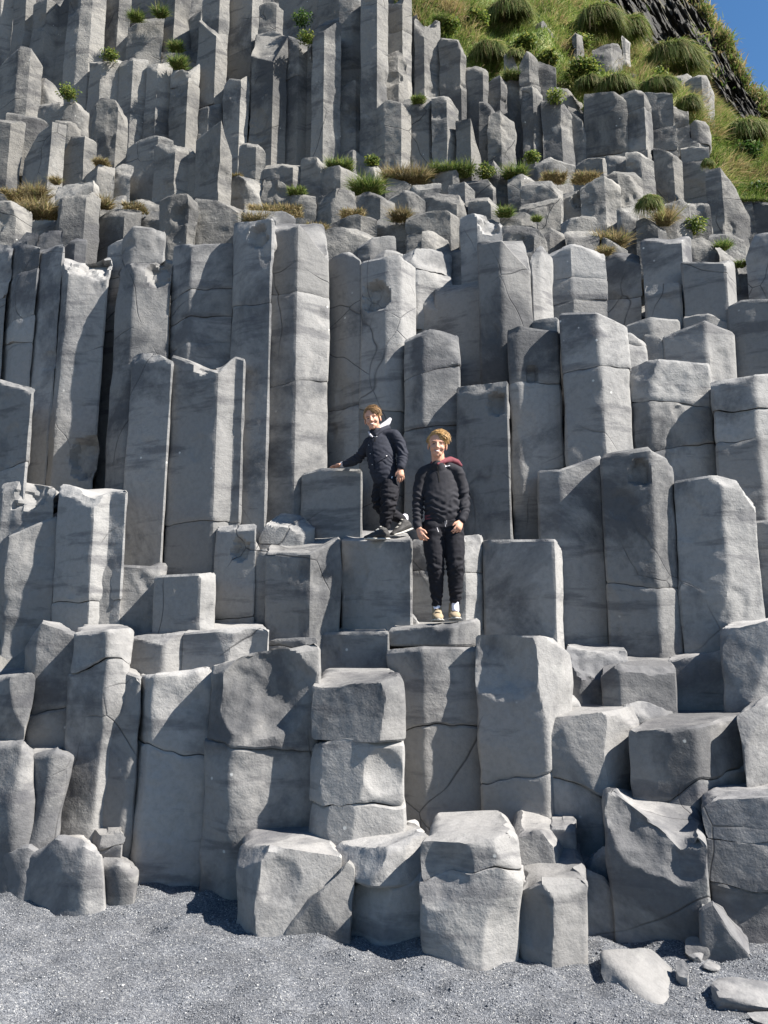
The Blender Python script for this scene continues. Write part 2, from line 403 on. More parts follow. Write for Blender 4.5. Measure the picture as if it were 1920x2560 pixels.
c('c',5.24,[355,1688,-60,379,1684,2,529,1668],2252,"wide column with blotchy dark stains low on its face",j=(1872,),lean=-8,amp=.024,bev=.035,it=4,rough=.9)
c('c',4.98,[531,1664,-32,592,1646,4,796,1608],2285,"widest column of the bottom row, large pale scooped face",j=(1858,),lean=-10,sc=[(640,1700,.11,.36)],amp=.026,bev=.04,it=4,rough=.9)
c('c',4.7,[789,1720,-23,945,1712,35,1003,1688],1853,"overhanging dark block with a lit drip-shaped corner, resting on a column",bt=1672,ext=.01,amp=.014,bev=.035,it=4)
c('c',4.72,[789,1860,-48,852,1848,9,1003,1852],2128,"lit column under the overhanging block, crack across its base",j=(2000,),bt=1830,sc=[(962,1930,0.036,.12)],**M)
c('c',5.38,[972,1624,-35,1056,1616,5,1198,1618],2052,"column directly under the standing boy's ledge, lit front with shadowed foot",j=(1812,),lean=6,**M)
c('c',5.62,[972,1569,-23,1130,1560,28,1196,1545],1616,"flat capstone the older boy stands on",bt=1552,ext=.0,amp=.012,bev=.03,D=.8,tp=1,chips=0)
c('c',5.12,[1197,1590,-23,1362,1589,50,1409,1600],2072,"column with rough dark hollow in its face and a bright right edge",j=(1935,),sc=[(1262,1650,0.081,.27)],**M)
c('c',5.02,[1366,1796,-23,1500,1784,38,1588,1767],2192,"dark column with a tapering sunlit strip, left of the sloping ridge rock",j=(1988,),bt=1760,**M)
c('c',4.8,[1586,1830,-23,1739,1816,25,1868,1788],2110,"wide right-hand column, dark left face and broad lit right face",j=(1960,),bt=1780,**M)
c('c',4.76,[1858,1784,18,1975,1738],2015,"column cut by the right edge of the photo below the square lit-faced one",**M)
c('c',5.30,[1806,1573,-45,1862,1566,0,1990,1532],1800,"square column with rough lit front and dark left side, right edge of third row",amp=.014,rough=1.5)
c('b',5.75,[1410,1618,-45,1452,1640,12,1568,1628],1790,"wedge with a lit triangular face below the tall right-hand columns",cut=[(1470,1700,5,40,.03)],bt=1608,chips=0)
c('b',5.45,[1506,1690,-50,1546,1655,6,1684,1668],1775,"tilted block with a bright sloping top, middle of the right ledge",cut=[(1560,1680,10,50,.02)],bt=1640,chips=0)
c('b',5.65,[1675,1654,-10,1746,1640,-28,1813,1622],1810,"dark squat block between the tilted bright block and the square rough column",bt=1630)
c('b',5.3,[1562,1764,-10,1606,1752,20,1688,1782],1830,"low broken shelf under the tilted bright block")
c('b',5.48,[1398,1766,10,1440,1732,10,1456,1776],1800,"palm-sized wedge stone beside the column with the hollow")
c('c',5.55,[330,1592,-24,412,1585,38,463,1578],1690,"low stump with a lit right half between two bright-topped columns",amp=.012)
c('c',5.45,[460,1583,-23,572,1572,22,629,1566,-23,670,1576],1710,"low wide stump with three faces, brightest strip on its right",bt=1556,amp=.014)
c('c',5.75,[786,1581,-24,973,1579],1705,"dark rectangular stump left of the capstone",bt=1562,amp=.012)
c('b',5.90,[664,1598,-24,790,1592],1670,"shaded cracked stone under the bright wide-topped step",j=(1625,))
# ---- middle row: the steps beside and under the boys
c('c',6.32,[4,1346,-55,23,1336,4,116,1297,12,149,1287],1705,"tall left-edge column, rough sunlit face with a long diagonal shadow",rough=1.9,amp=.015)
c('c',6.40,[5,1204,-2,32,1201,-24,137,1217],1325,"short column with a scooped lit notch, behind the rough left-edge column",sc=[(75,1215,0.060,.20)])
c('c',6.1,[150,1208,-30,238,1248,42,278,1229,-23,318,1226],1570,"column with a bright vertical strip and a thin sloping lit rim, left side",j=(1503,),bt=1215)
c('c',6.15,[231,1407,2,389,1416,45,414,1403],1575,"square-faced pitted step half lit, diagonal shadow across it",rough=2.0,amp=.014)
c('c',5.78,[388,1438,-23,505,1432,42,542,1429],1600,"smooth grey step with a tapering lit wedge on its right",amp=.010)
c('c',6.22,[540,1312,-35,562,1310,-24,641,1307],1570,"narrow step with a dark notch near the top and a thin lit rim",sc=[(600,1375,0.027,.09)],j=(1540,))
c('c',6.2,[628,1374,-24,669,1369],1575,"thin brown-streaked column squeezed beside the bright wide-topped step")
c('c',5.94,[666,1381,-23,776,1381,30,854,1342],1600,"wide step with a large brilliant right face, below the younger boy",bt=1335,amp=.012,tp=2)
c('c',6.02,[854,1346,-24,1029,1349],1590,"broad grey step the younger boy stands on",bt=1320,amp=.010,chips=0)
c('c',6.22,[1027,1347,-24,1162,1339,40,1206,1335],1585,"cracked column behind the older boy's legs with a white-lit rim",j=(1425,),cut=[(1150,1380,15,25,.03)])
c('c',6.06,[1207,1349,-24,1386,1347,60,1401,1352],1600,"large square grey face right of the older boy's legs, thin lit right edge",amp=.010,spall=0)
c('b',6.10,[994,1556,-30,1020,1521,-10,1046,1552],1575,"small three-cornered stone on the ledge beside the older boy's feet")
c('b',6.40,[648,1340,-12,700,1252,-6,757,1255,30,786,1312],1360,"wedge of rock with a lit lower slope left of the younger boy",cut=[(700,1315,10,48,.02)],tp=1)
c('c',6.46,[753,1183,-35,802,1169,-24,906,1172],1350,"shoulder-high grey column the younger boy leans his hand on",amp=.009,chips=0,spall=0)
# ---- tall right-hand group
c('c',6.4,[1343,1176,-30,1399,1173,2,1502,1136],1620,"tall column with a sloping top and small lit triangle, right of the square grey face",amp=.010)
c('c',6.08,[1501,1134,-23,1626,1112,20,1682,1152],1630,"tallest of the right-hand trio, rounded top with a lit notch",j=(1465,),sc=[(1600,1180,0.030,.10)],amp=.011,bev=.04)
c('c',5.98,[1681,1202,-23,1803,1183,13,1886,1216],1630,"right-hand trio's outer column, long ragged lit face",amp=.012,rough=1.5,cut=[(1880,1260,60,30,.02)])
c('b',6.5,[1848,1190,-24,1975,1185],1310,"layered broken block at the right edge behind the ragged lit column",j=(1236,1266),amp=.02)
c('c',6.1,[1884,1302,-24,1985,1292],1590,"shaded column at the right edge beside the ragged lit column")
# ---- tall left wall
c('c',6.6,[-60,940,-24,84,964],1225,"dark front column at the left edge, flat top at mid height",j=(1168,))
c('c',7.6,[-70,600,-24,29,612],960,"column on the left edge reaching the first rubble ledge",j=(745,))
c('c',7.4,[30,600,-45,56,606,-22,103,618],1220,"slim ribbed column with two horizontal cracks, second from the left edge",j=(672,790,846),lean=-6)
c('c',7.3,[93,626,-45,110,611,-24,162,610],1220,"slim column with a pale left edge and rough dark face",lean=-6,rough=1.5)
c('c',7.2,[148,642,-50,174,656,4,279,612],1270,"massive column with a torn bright top on the left wall",sc=[(228,640,0.051,.17),(225,1140,.05,.19)],cut=[(200,690,10,35,.03)],lean=-10,amp=.012)
c('c',7.55,[274,600,-24,312,586],1240,"recessed dark column in the gap right of the massive torn-topped one",j=(690,825))
c('c',7.42,[308,592,-24,334,563,5,415,573],690,"squared stub with a rough lit front rising behind the wall",rough=1.5)
c('c',6.98,[300,662,-38,339,650,4,433,628],1245,"column with a shield-shaped hollow near its lit top",sc=[(400,680,0.045,.15)],cut=[(380,690,4,28,.02)],lean=-6)
c('c',6.66,[333,880,-23,380,880,-24,433,902],1235,"shorter dark column with a ragged unlit top, before the hollow-topped one",lean=-4,amp=.009)
c('c',6.92,[435,612,-38,479,606,10,589,607],905,"broad flat-topped column crossed by three horizontal cracks",j=(722,790,858),amp=.009)
c('c',6.55,[432,886,-23,546,930,36,589,890,-23,613,898],1440,"column with a blade of sunlight down its right side",j=(1301,),sc=[(505,905,0.030,.10)],amp=.009,chips=0)
c('c',6.62,[588,556,-45,614,549,-24,682,546],1300,"very tall column with a dark socket in its top, left of centre",sc=[(645,590,0.033,.11)],j=(745,),amp=.010)
c('c',6.75,[676,566,-23,746,554,32,824,650],1340,"very tall column with an open slanting crack and a wide sunlit side",j=(722,945),bt=540,tp=3,amp=.010)
c('c',7.1,[817,650,-40,867,623,-24,904,652],1190,"plain shaded column with a pointed top, left of the younger boy's head",j=(1010,),amp=.008)
c('c',6.96,[903,653,-28,966,640,0,1004,634,48,1041,662],1340,"tall column directly behind the younger boy, lit upper right corner",j=(1020,),sc=[(940,740,0.045,.15)],amp=.010,lean=-4)
c('c',6.7,[1011,838,-38,1056,820,5,1147,834],1350,"stacked block column above the older boy's head",j=(927,1066),spall=0,amp=.013)
c('c',6.36,[1139,963,-36,1182,958,-24,1270,950],1350,"shaded column with a chipped front, right of the older boy's head",sc=[(1240,1010,0.036,.10)],spall=0,amp=.010)
c('c',7.42,[1086,716,-32,1152,703,-24,1207,697],970,"plain dark column set back behind the stacked block column")
c('b',7.65,[1040,730,-24,1097,730],850,"dark slot-filling stone behind the stacked block column")
c('c',7.72,[1150,542,-30,1192,528,-4,1254,546],720,"scarred top-heavy column on the skyline of the middle wall",sc=[(1225,560,0.036,.12)])
c('c',7.10,[1194,606,-23,1254,598,16,1328,680],970,"slant-topped tall column with one wide lit face, right of centre",tp=3,bt=585,amp=.010,chips=0)
c('c',7.50,[1326,642,15,1352,606,40,1380,640],820,"thin bright sliver of column behind the slant-topped one")
c('c',6.80,[1269,820,-24,1292,813,2,1398,828],1345,"column split by a ragged undercut, lit triangular patch on its head",j=(956,),sc=[(1330,935,0.024,.08)])
c('c',6.56,[1398,781,-23,1492,778,25,1566,815],1170,"jointed column with pale chipped right side, above the right-hand trio",j=(915,),tp=2,amp=.012,lean=6)
c('c',6.72,[1574,914,-38,1619,895,4,1772,908],1200,"two-tier column with a rough half-lit brow",j=(1004,1117),rough=2.0,amp=.017)
c('c',6.46,[1778,950,-23,1886,935,20,1975,930],1200,"right-edge column with cracked flat top at shoulder of the wall",j=(1013,1082))
c('c',7.62,[1367,624,-23,1426,604,6,1511,626],810,"drum-shaped column head with an open curved joint below it",j=(690,748),amp=.010)
c('b',7.92,[1508,630,-24,1597,622],810,"cracked dark block right of the drum-shaped head",j=(738,))
c('c',7.72,[1602,592,-24,1703,587,50,1724,590],715,"upright slab with a narrow lit right edge beside a grass tuft",amp=.012)
c('b',7.52,[1610,712,-30,1642,705,-24,1702,706],810,"rounded dark stone jammed under the upright slab")
c('c',7.30,[1702,653,-24,1816,655,55,1834,648],805,"smooth square-cut column with a lit right rim, upper right of the wall",amp=.009)
c('b',7.95,[1832,674,-24,1882,672],760,"dark gap-filling stone beside the square-cut column")
c('c',7.60,[1864,642,-45,1886,580,-24,1985,573],770,"tall dark column at the right edge above the smooth flat-topped one")
c('c',7.00,[1818,767,-45,1852,748,-24,1985,742],950,"big smooth flat-topped column at the right edge")
c('b',7.26,[1704,787,-30,1766,779,5,1832,797],845,"low capped block in front of the square-cut column")
c('c',7.04,[1656,842,-23,1763,799,22,1834,832],955,"peaked column with one pale lit face, right part of the wall",amp=.010,chips=0)
c('b',7.30,[1560,812,-24,1627,790,10,1702,796],870,"rough low stone left of the peaked column")
c('b',7.08,[1566,826,10,1614,846],915,"small pale cracked cube beside the jointed column",j=(862,))
c('b',7.18,[1608,832,-24,1657,842],910,"small dark cube between the pale cube and the peaked column")
c('b',7.05,[1330,802,-24,1397,789],850,"flat dark stone tucked beside the jointed column's head")
# ---- first rubble ledge, left to right
U = dict(amp=.020, rough=1.4, bev=.008)
c('b',8.3,[-60,502,0,44,500,30,83,522],620,"rough half-lit block at the left end of the first ledge",rough=2,amp=.018)
c('b',8.9,[78,532,-24,152,518],590,"shaded block under the dry grass at the left end of the ledge",**U)
c('c',8.4,[148,487,-40,154,484,-8,216,480,45,251,478],600,"upright block with a bright right side, beside the dry grass clump",**U)
c('b',8.8,[145,450,-12,236,443,40,246,460],500,"cap stone rising behind the upright bright-sided block",**U)
c('b',8.6,[247,513,-23,313,510,30,354,510],590,"flat-topped square block, left half dark and right half lit",amp=.01)
c('b',8.8,[352,515,-24,406,512],570,"low dark brick-shaped block between two taller ones",**U)
c('c',8.1,[402,502,-30,426,484,-14,471,478,38,493,497],610,"gabled block with a pitted face, centre-left of the first ledge",**U)
c('b',8.3,[490,495,-8,596,504,25,626,522],620,"long low block with vertical cracks, right of the gabled block",**U)
c('b',7.85,[44,567,-30,70,573,0,96,582],625,"chip of rock on top of the left wall, beside a flat cube",**U)
c('b',7.8,[90,573,-30,102,568,5,159,576],620,"flat bright-topped cube on the left wall's brow",**U)
c('b',7.9,[158,592,-24,190,588,10,216,598],625,"tiny rubble piece behind the torn-topped column",**U)
c('b',7.8,[604,522,-24,690,514,30,737,527],600,"lumpy brow stone with dry grass behind the socketed column",**U)
c('b',8.45,[822,546,-14,902,532,20,944,542],600,"hunched block with a dark overhang on the first ledge, near centre",**U)
c('b',8.2,[735,566,0,900,562,6,962,590],640,"long pale slab lying across the ledge behind the tall columns",**U)
c('b',7.9,[898,592,-24,926,583,10,986,590],660,"small block with a lit right face above the younger boy's column",**U)
c('b',7.8,[922,622,-8,960,616,10,1012,624],680,"thin ribbed slab leaning behind the younger boy's column",**U)
c('b',7.7,[1000,624,-14,1042,610,15,1128,616],710,"jagged pale-topped block with a black crack, centre of the ledge",j=(668,),**U)
c('b',7.9,[1120,616,-24,1155,610],710,"narrow dark block next to the jagged pale-topped one",**U)
c('b',8.6,[942,527,-24,1020,541],600,"shadowed slumped block under the tall grass at centre",**U)
c('c',8.3,[1016,532,-14,1126,524,35,1147,541],600,"wide squarish block with pale right edge, centre of the first ledge",**U)
c('b',8.1,[1014,574,-24,1062,571],630,"shaded small block under the wide squarish one",**U)
c('b',8.0,[1058,577,5,1082,567,10,1124,592],640,"egg-shaped lit stone under the wide squarish block",**U)
c('b',8.75,[1150,547,-23,1182,530,10,1252,546],620,"faceted block at the left of a green tuft, first ledge",**U)
c('b',8.3,[1252,556,-20,1336,548,30,1368,602],640,"bulky block with a broken bright corner behind the slant-topped column",**U)
c('b',8.8,[1251,532,-14,1302,522,20,1340,536],570,"low stone with a grassy foot right of the faceted block",**U)
c('b',8.4,[1336,562,-10,1372,552,20,1414,571],620,"small stone behind the thin bright sliver of column",**U)
c('b',8.3,[1411,577,-10,1432,560,10,1497,571],630,"flat-lying pale slab above the drum-shaped head",**U)
c('b',8.9,[1400,545,-14,1442,538,5,1492,541],590,"pair-topped low stone below the grassy patch on the right",**U)
c('b',8.3,[1504,592,-14,1542,582,20,1572,602],640,"round-shouldered rock sitting in the straw-coloured grass",amp=.04,it=6)
c('b',8.2,[1724,592,-14,1762,580,10,1802,622],660,"knobbly stones behind the square-cut column",**U)
c('b',8.0,[1796,602,10,1842,642],680,"small lit stone at the right end of the ledge",**U)
c('b',8.35,[1768,572,-4,1806,576,10,1862,600],660,"ribbed block partly overgrown, right end of the ledge",**U)
# ---- second rubble ledge
c('b',9.6,[577,442,-24,612,437,5,656,446],530,"dark block with a rounded shadow on it, left end of the upper rubble",**U)
c('b',9.5,[654,434,-10,690,446,-14,734,472],540,"wedge-topped block beside the dark rounded-shadow block",**U)
c('b',9.4,[730,480,-14,790,478],540,"small squat block below a yellow-green tuft",**U)
c('b',9.3,[787,480,-26,829,466,3,889,473],540,"block with a torn shaded face, centre of the upper rubble",**U)
c('b',9.2,[889,477,-24,951,477,20,987,502],545,"block with a curved shadow edge, below the bright green tuft",**U)
c('b',9.4,[971,477,-26,1021,468,10,1064,502],540,"leaning pale-faced block at the centre of the upper rubble",**U)
c('b',9.3,[1062,474,-24,1141,473,30,1172,487],545,"large cube with lit right half, right of centre in the upper rubble",**U)
c('b',9.3,[1168,482,-24,1226,478,20,1253,512],560,"scalloped block left of the small grass patch",**U)
c('b',10.5,[598,354,-24,641,345,10,664,382],470,"boulder-like block under the tall lit column's left neighbour",**U)
c('b',10.3,[660,397,-24,733,397,40,753,398],485,"brick-shaped block with a bright right end below tall columns",**U)
c('b',10.2,[750,394,-25,801,388,25,828,412],490,"rounded-top block next to the brick-shaped one",**U)
c('b',10.1,[800,422,-24,852,412,20,906,442],490,"sloping slab right above the bright green tuft",**U)
c('b',10.8,[845,372,-24,882,368,30,907,397],440,"small block at the foot of the tallest column",**U)
c('b',10.4,[914,407,-24,942,395,20,974,432],480,"pointed block under the brown dry grass",**U)
c('b',10.2,[965,427,0,1024,457],490,"thin sloping flake in front of the brown dry grass",**U)
c('b',10.0,[1030,457,-16,1102,445],500,"low block with a ragged top below the brown dry grass",**U)
c('b',10.3,[1088,432,-26,1131,405,15,1144,432],490,"pyramid-shaped stone in the grass at the second ledge",**U)
c('b',10.0,[1141,442,-24,1231,437,30,1238,452],500,"flat brick block right of the pyramid-shaped stone",**U)
c('b',9.7,[1120,462,-24,1162,452,20,1187,477],510,"rounded stone below the flat brick block",**U)
c('b',10.3,[1337,412,-18,1376,377,10,1438,397],460,"peaked boulder with a lit shoulder, right of the shrub",**U)
c('b',10.2,[1437,402,-24,1506,380,45,1514,395],455,"square block with a grassy top edge on the right slope",**U)
c('b',10.8,[1507,385,-24,1564,382],450,"black recess stone right of the square grassy-topped block",**U)
c('b',10.3,[1214,432,-14,1241,392,20,1274,427],510,"upright shard left of the peaked boulder",**U)
c('b',10.1,[1269,442,-20,1302,425,20,1342,442],500,"dark split stone below the peaked boulder",**U)
c('b',9.6,[1301,449,-14,1393,438,30,1406,467],515,"cube with a shaded front, centre of the right rubble",**U)
c('b',9.2,[1296,502,-14,1342,495,5,1400,491],570,"rough pitted cube under the shaded-front cube",rough=2.4,amp=.02)
c('b',9.7,[1403,472,-24,1472,470],550,"dark hollowed block right of the two stacked cubes",sc=[(1450,500,0.036,.12)],**U)
c('b',9.6,[1451,457,-14,1511,437,15,1547,453],555,"big faceted block in the middle of the right rubble",**U)
c('b',9.8,[1544,427,0,1571,430,15,1607,452],540,"cracked wedge leaning on the big faceted block",**U)
c('b',9.3,[1544,522,-14,1592,502],570,"small slab left under the round grass tussock",**U)
c('b',9.0,[1588,542,-16,1642,535,20,1664,552],600,"dark stone carrying the round grass tussock",**U)
c('b',9.3,[1647,512,-14,1686,490,10,1724,497],600,"dull faceted block right of the round grass tussock",**U)
c('b',9.5,[1717,492,-8,1772,502],600,"block draped with a leafy green plant",**U)
c('b',8.7,[1194,547,-16,1226,530,15,1257,562],620,"shard beside the green tuft at the left of the right rubble",**U)
# ---- left shoulder of stout columns
c('c',9.8,[-40,290,-12,29,290,35,62,307],490,"stout square column at the far left with a lit right face",amp=.014)
c('c',9.7,[60,397,-26,96,335,-24,131,304,35,165,313],485,"shark-fin shaped column with a bright right side, left shoulder",chips=0,amp=.014)
c('c',9.8,[164,340,-24,212,336,35,243,353],465,"short squared column right of the shark-fin one",amp=.014)
c('c',10.2,[231,302,-42,242,237,-12,296,250,35,321,283],420,"hooded column with a rough grey face and lit right rim, upper left",amp=.014,rough=1.6)
c('b',9.5,[212,414,-18,246,403,10,289,407],490,"cracked low block in front of the hooded column",**U)
c('b',9.6,[287,402,-24,327,399],495,"dark little block at the foot of the big shaded boulder",**U)
c('b',9.85,[322,360,-24,396,335,10,432,352],490,"big shaded boulder with a slanting roof, left of the twin-faced column",**U)
c('c',9.4,[388,359,-25,439,354,30,473,366,-24,493,387],515,"twin-faced column, dark left and pale right, left of centre shoulder",amp=.014)
c('c',9.2,[492,348,-26,553,301,42,579,388],520,"tall spearhead-topped column standing before the upper wall",chips=0,amp=.014)
c('b',9.2,[254,482,10,317,479],530,"pale flake behind the flat-topped square block",**U)
c('b',9.1,[314,492,-12,372,488,20,394,507],530,"rough rubble stone beside the gabled block",**U)
c('b',9.3,[-30,484,-18,97,486],530,"low stone under the yellow grass at the left edge",**U)
c('b',11.0,[-50,215,-24,50,114,2,78,119,35,107,165],310,"huge leaning left-edge column with a slanted rough face",rough=1.6,chips=0)
c('b',11.2,[96,180,-8,126,190,20,160,234],290,"lit wedge stone beside the yellow-flowered plant",**U)
c('b',10.9,[95,252,-24,150,246],330,"shaded stone under the lit wedge",**U)
c('b',10.8,[138,262,-26,166,247,-8,192,246,20,224,272],350,"domed stone topped by the yellow-flowered plant",amp=.03,it=5)
c('b',10.4,[18,277,5,92,280,20,122,310],360,"sloping slab behind the shark-fin column",**U)
c('b',10.5,[140,292,-10,172,288,15,204,320],370,"small broken stone above the short squared column",**U)
# ---- upper wall of tall columns, left to right
V = dict(amp=.016, rough=1.3, bev=.008)
c('c',11.8,[225,149,-32,254,147,12,309,144],370,"broad column with a curved shadow edge, first of the upper wall's short tops",**V)
c('c',11.7,[302,150,-26,334,139,18,373,142],375,"column with a hump-shaped top right of the curved-shadow one",**V)
c('c',11.6,[368,160,-26,395,152,25,432,147],370,"column with a small square hole high on its face",j=(300,),**V)
c('c',11.4,[430,172,-25,471,176,45,498,158],370,"column with a slanting crack near its head and a thin lit side",j=(206,),**V)
c('c',11.55,[498,52,-25,541,90,32,566,130],250,"hanging column with a lit nose, its foot broken away",bt=30,ext=.05,chips=0,**V)
c('c',12.0,[508,0,-25,552,-60,30,575,-60],260,"column rising out of frame behind the hanging one",**V)
c('b',11.5,[496,272,-24,521,262,20,558,238],370,"dark stone with a lit top under the hanging column",**U)
c('c',11.3,[562,194,-26,602,198,45,623,186],420,"column with a bright wavy right edge, left of the tall joined pair",**V)
c('c',12.2,[575,-60,-26,633,-60,35,657,-60],370,"tall column leaving the top of the frame, joint below its head",j=(116,),**V)
c('c',11.2,[631,141,-26,684,152,35,719,94],400,"column with a pale slanted top and long sunlit right edge",bt=70,tp=3,chips=0,**V)
c('c',11.9,[640,80,-24,702,76],200,"dark backing column showing behind the pale slanted top",**V)
c('c',11.3,[716,80,-26,748,95,35,769,98,-20,786,100],405,"narrow column carrying a sprig of green leaves, jointed halfway",j=(186,),**V)
c('c',11.0,[782,82,-26,811,76,16,853,46],415,"broad pale column with a hooded top, left of the very tallest",chips=1,**V)
c('c',11.45,[850,-60,-12,882,-60,12,904,-60],215,"wedge-footed column hanging from the top of the frame",**V)
c('c',11.2,[852,216,-8,890,196,30,900,212],385,"pale rough block column below the wedge-footed one",**V)
c('c',10.8,[903,-60,-26,943,-60,35,969,-60],345,"tallest straight column of the whole cliff, edge lit from top to bottom",**V)
c('c',11.35,[966,6,-24,1006,10,35,1027,-60],135,"square column head right of the tallest column",j=(72,),**V)
c('c',11.2,[965,128,-14,996,120,30,1018,152],265,"mottled column stump below the square column head",**V)
c('c',11.6,[1012,42,-24,1042,36],260,"dark narrow column set back beside the mottled stump",**V)
c('c',11.4,[1036,38,-26,1060,62,24,1099,42],255,"column with a broken light-catching face near the bushes",sc=[(1080,45,0.036,.12)],**V)
c('c',11.3,[1098,85,-24,1151,90,32,1164,132],275,"smooth column just under the green bushes",**V)
c('c',11.3,[1163,162,-24,1206,160,30,1218,177],310,"column tucked under the overhanging grass, right of the smooth one",**V)
c('b',10.9,[898,327,-18,926,318,25,960,347],430,"pale split stone at the foot of the tallest column's right",**U)
c('c',10.6,[943,254,-42,959,247,-14,1003,255,42,1025,270],425,"first of three streaked grey columns in the lower front of the upper wall",rough=1.5,amp=.015)
c('c',10.7,[1010,242,-24,1026,240,-14,1071,245,42,1087,252],430,"second streaked grey column, yellow tuft on its head",rough=1.5,amp=.015)
c('c',10.6,[1080,232,-14,1116,235,42,1144,262],425,"third streaked grey column, tapering at the top",rough=1.5,amp=.015)
c('c',10.5,[1140,302,-24,1176,297,42,1202,395],425,"spike-shaped column right of the streaked three",chips=0,**V)
c('c',10.8,[1197,247,-14,1226,250,30,1242,277],420,"cracked column with a light blotchy edge above the shrub",**V)
c('c',10.6,[1220,287,-12,1251,270,25,1287,302],425,"pale bulging column above the leafy shrub",amp=.03,rough=1.2)
# ---- right part of the upper wall
c('c',11.5,[1215,202,-24,1251,185,25,1266,192],300,"dark faceted column below the wiry grass",**V)
c('c',11.7,[1261,137,-14,1276,125,5,1302,192],310,"spire-like stone with a grass beard",chips=0,**V)
c('c',11.5,[1298,162,-18,1321,118,15,1345,152],270,"pointed block column where the shrub slope begins",j=(211,),**V)
c('c',11.2,[1304,217,-24,1331,213,25,1354,227],415,"fluted column below the pointed block column",**V)
c('c',11.6,[1343,147,-14,1388,162],260,"leaning slab touching the shrub slope",**V)
c('c',11.1,[1352,247,-18,1401,245,25,1430,287],415,"dark broad column with yellow flowers on its top",**V)
c('c',11.2,[1421,272,-24,1456,300,30,1480,387],415,"tapering column beside the big dark cracked one",chips=0,**V)
c('b',11.4,[1419,252,0,1463,267],330,"mossy stone capping the tapering column",**U)
c('b',11.7,[1388,202,10,1457,242],275,"tilted slab sliding under the shrub",**U)
c('c',11.0,[1458,232,-24,1537,228,-14,1562,242],450,"big dark cracked column under the grass fringe",j=(375,416),**V)
c('c',10.9,[1549,234,-25,1608,215,48,1626,252],490,"dark column with one brilliant thin edge, right upper wall",j=(266,371),**V)
c('c',11.15,[1613,227,-24,1627,227,-20,1682,232],510,"column cut by two black joints right of the brilliant edge",j=(311,371),**V)
c('c',11.35,[1679,257,-18,1720,272],390,"rust-streaked column under the turf edge",j=(312,),**V)
c('b',11.3,[1719,302,-18,1746,288,10,1772,312],350,"rounded head stone at the right end of the upper wall",ext=.05,amp=.03,it=5)
c('b',11.3,[1719,336,-24,1746,335,20,1772,347],380,"small stacked stone under the rounded head stone",**U)
c('c',11.0,[1701,363,-24,1769,366],410,"squarish block column at the turf edge",**V)
c('c',11.0,[1704,402,-24,1765,401],520,"plain dark column below the squarish block",**V)
c('c',10.6,[1562,377,-14,1601,373,10,1634,402],500,"broad low column standing before the brilliant-edged one",**V)
c('c',10.9,[1633,367,-24,1681,380,20,1704,402],520,"shadowed column with a lit flank near the turf",**V)
c('b',10.2,[1515,440,-14,1550,410,15,1604,425],470,"two-horned block in front of the cracked dark column",**U)
c('c',10.3,[1763,424,-24,1801,418,10,1841,472,20,1884,562],590,"long dark flank column sloping down under the grass at right",tp=2,chips=0,**V)
c('c',10.4,[1838,492,-14,1880,491],600,"lichen-yellow flat column at the right",**V)
c('c',10.2,[1877,497,-24,1985,511],600,"dark column leaving the right edge below the turf",**V)
# ---- highest columns along the top of the frame
c('c',13.0,[-50,-60,-14,10,-60,20,42,-60],150,"column in the top left corner of the frame",**V)
c('c',12.8,[42,-60,-26,71,-60,30,94,-60],260,"second column from the top left corner",**V)
c('c',12.5,[86,5,-25,119,-10,20,150,15,-24,180,-40],260,"top-row column with a rounded lit head",**V)
c('c',12.2,[178,-60,-26,206,-60,0,236,-60,35,270,-60],175,"chunky top-row column with a broken foot",**V)
c('c',12.6,[262,-60,-24,302,-60,10,332,-60],260,"top-row column right of the broken-footed one",**V)
c('c',12.3,[322,57,-18,346,45,0,409,37],260,"crumpled block column below two grass sprigs",**U)
c('c',13.2,[328,-60,-24,414,-60],160,"shaded column above the crumpled block",**V)
c('c',12.4,[406,-60,-24,441,-60,35,479,-60],130,"top-row column with a broad lit right side",**V)
c('c',12.5,[452,57,-24,502,22],260,"dark top-row column left of the hanging one",**V)
c('b',12.1,[404,117,-24,451,112,10,497,122],260,"low block behind the hump-topped columns",**U)
c('b',12.2,[650,12,-14,692,0,30,707,22],200,"crumbling top-row block beside a dark plant",**U)
c('c',13.3,[700,-60,-24,802,-60],210,"shaded column behind the leafy plants at the top",**V)
c('b',11.7,[782,57,-14,816,40,10,852,32],200,"pinkish crumbled stone on the hooded column",**U)
c('c',13.0,[796,-60,-24,852,-60],160,"dark top-row column left of the wedge-footed one",**V)
# ------------------------------------------------------------------ rock face behind the columns
def grid_mesh(name, Pg, mat, sharp=40):
    r, c, _ = Pg.shape; i = np.arange(r * c).reshape(r, c)
    q = np.column_stack([i[:-1, :-1].ravel(), i[:-1, 1:].ravel(), i[1:, 1:].ravel(), i[1:, :-1].ravel()])
    return link(name, mk_mesh(name, Pg.reshape(-1, 3), q, None, sharp=sharp), mat)
prof = np.array([(-.7, 5.7), (.4, 5.7), (1.2, 6.0), (1.7, 6.6), (2.2, 7.2), (2.6, 7.9), (5.3, 8.3), (5.75, 8.9), (6.5, 9.6), (7.3, 10.5), (8.4, 11.4), (9.2, 12.0), (12.5, 13.3), (15, 14.6), (22, 18)])
zz = np.linspace(-.7, 22, 320); yy = np.interp(zz, prof[:, 0], prof[:, 1])
xx = np.linspace(-11, 9, 240)
Xg, Zg = np.meshgrid(xx, zz); Yg = np.repeat(yy[:, None], len(xx), 1)
cap = np.interp(xx, [-11, .8, 2.2, 4.1, 5.1, 6.5, 9], [22, 20, 12, 9.8, 7.2, 6.4, 6.0])
k = np.clip(Zg - cap[None], 0, None); Zg = np.minimum(Zg, cap[None]); Yg = Yg + k * .2
Yg = Yg + .35 * np.clip((Xg - 1) / 3, 0, 1) * (Zg > 5)
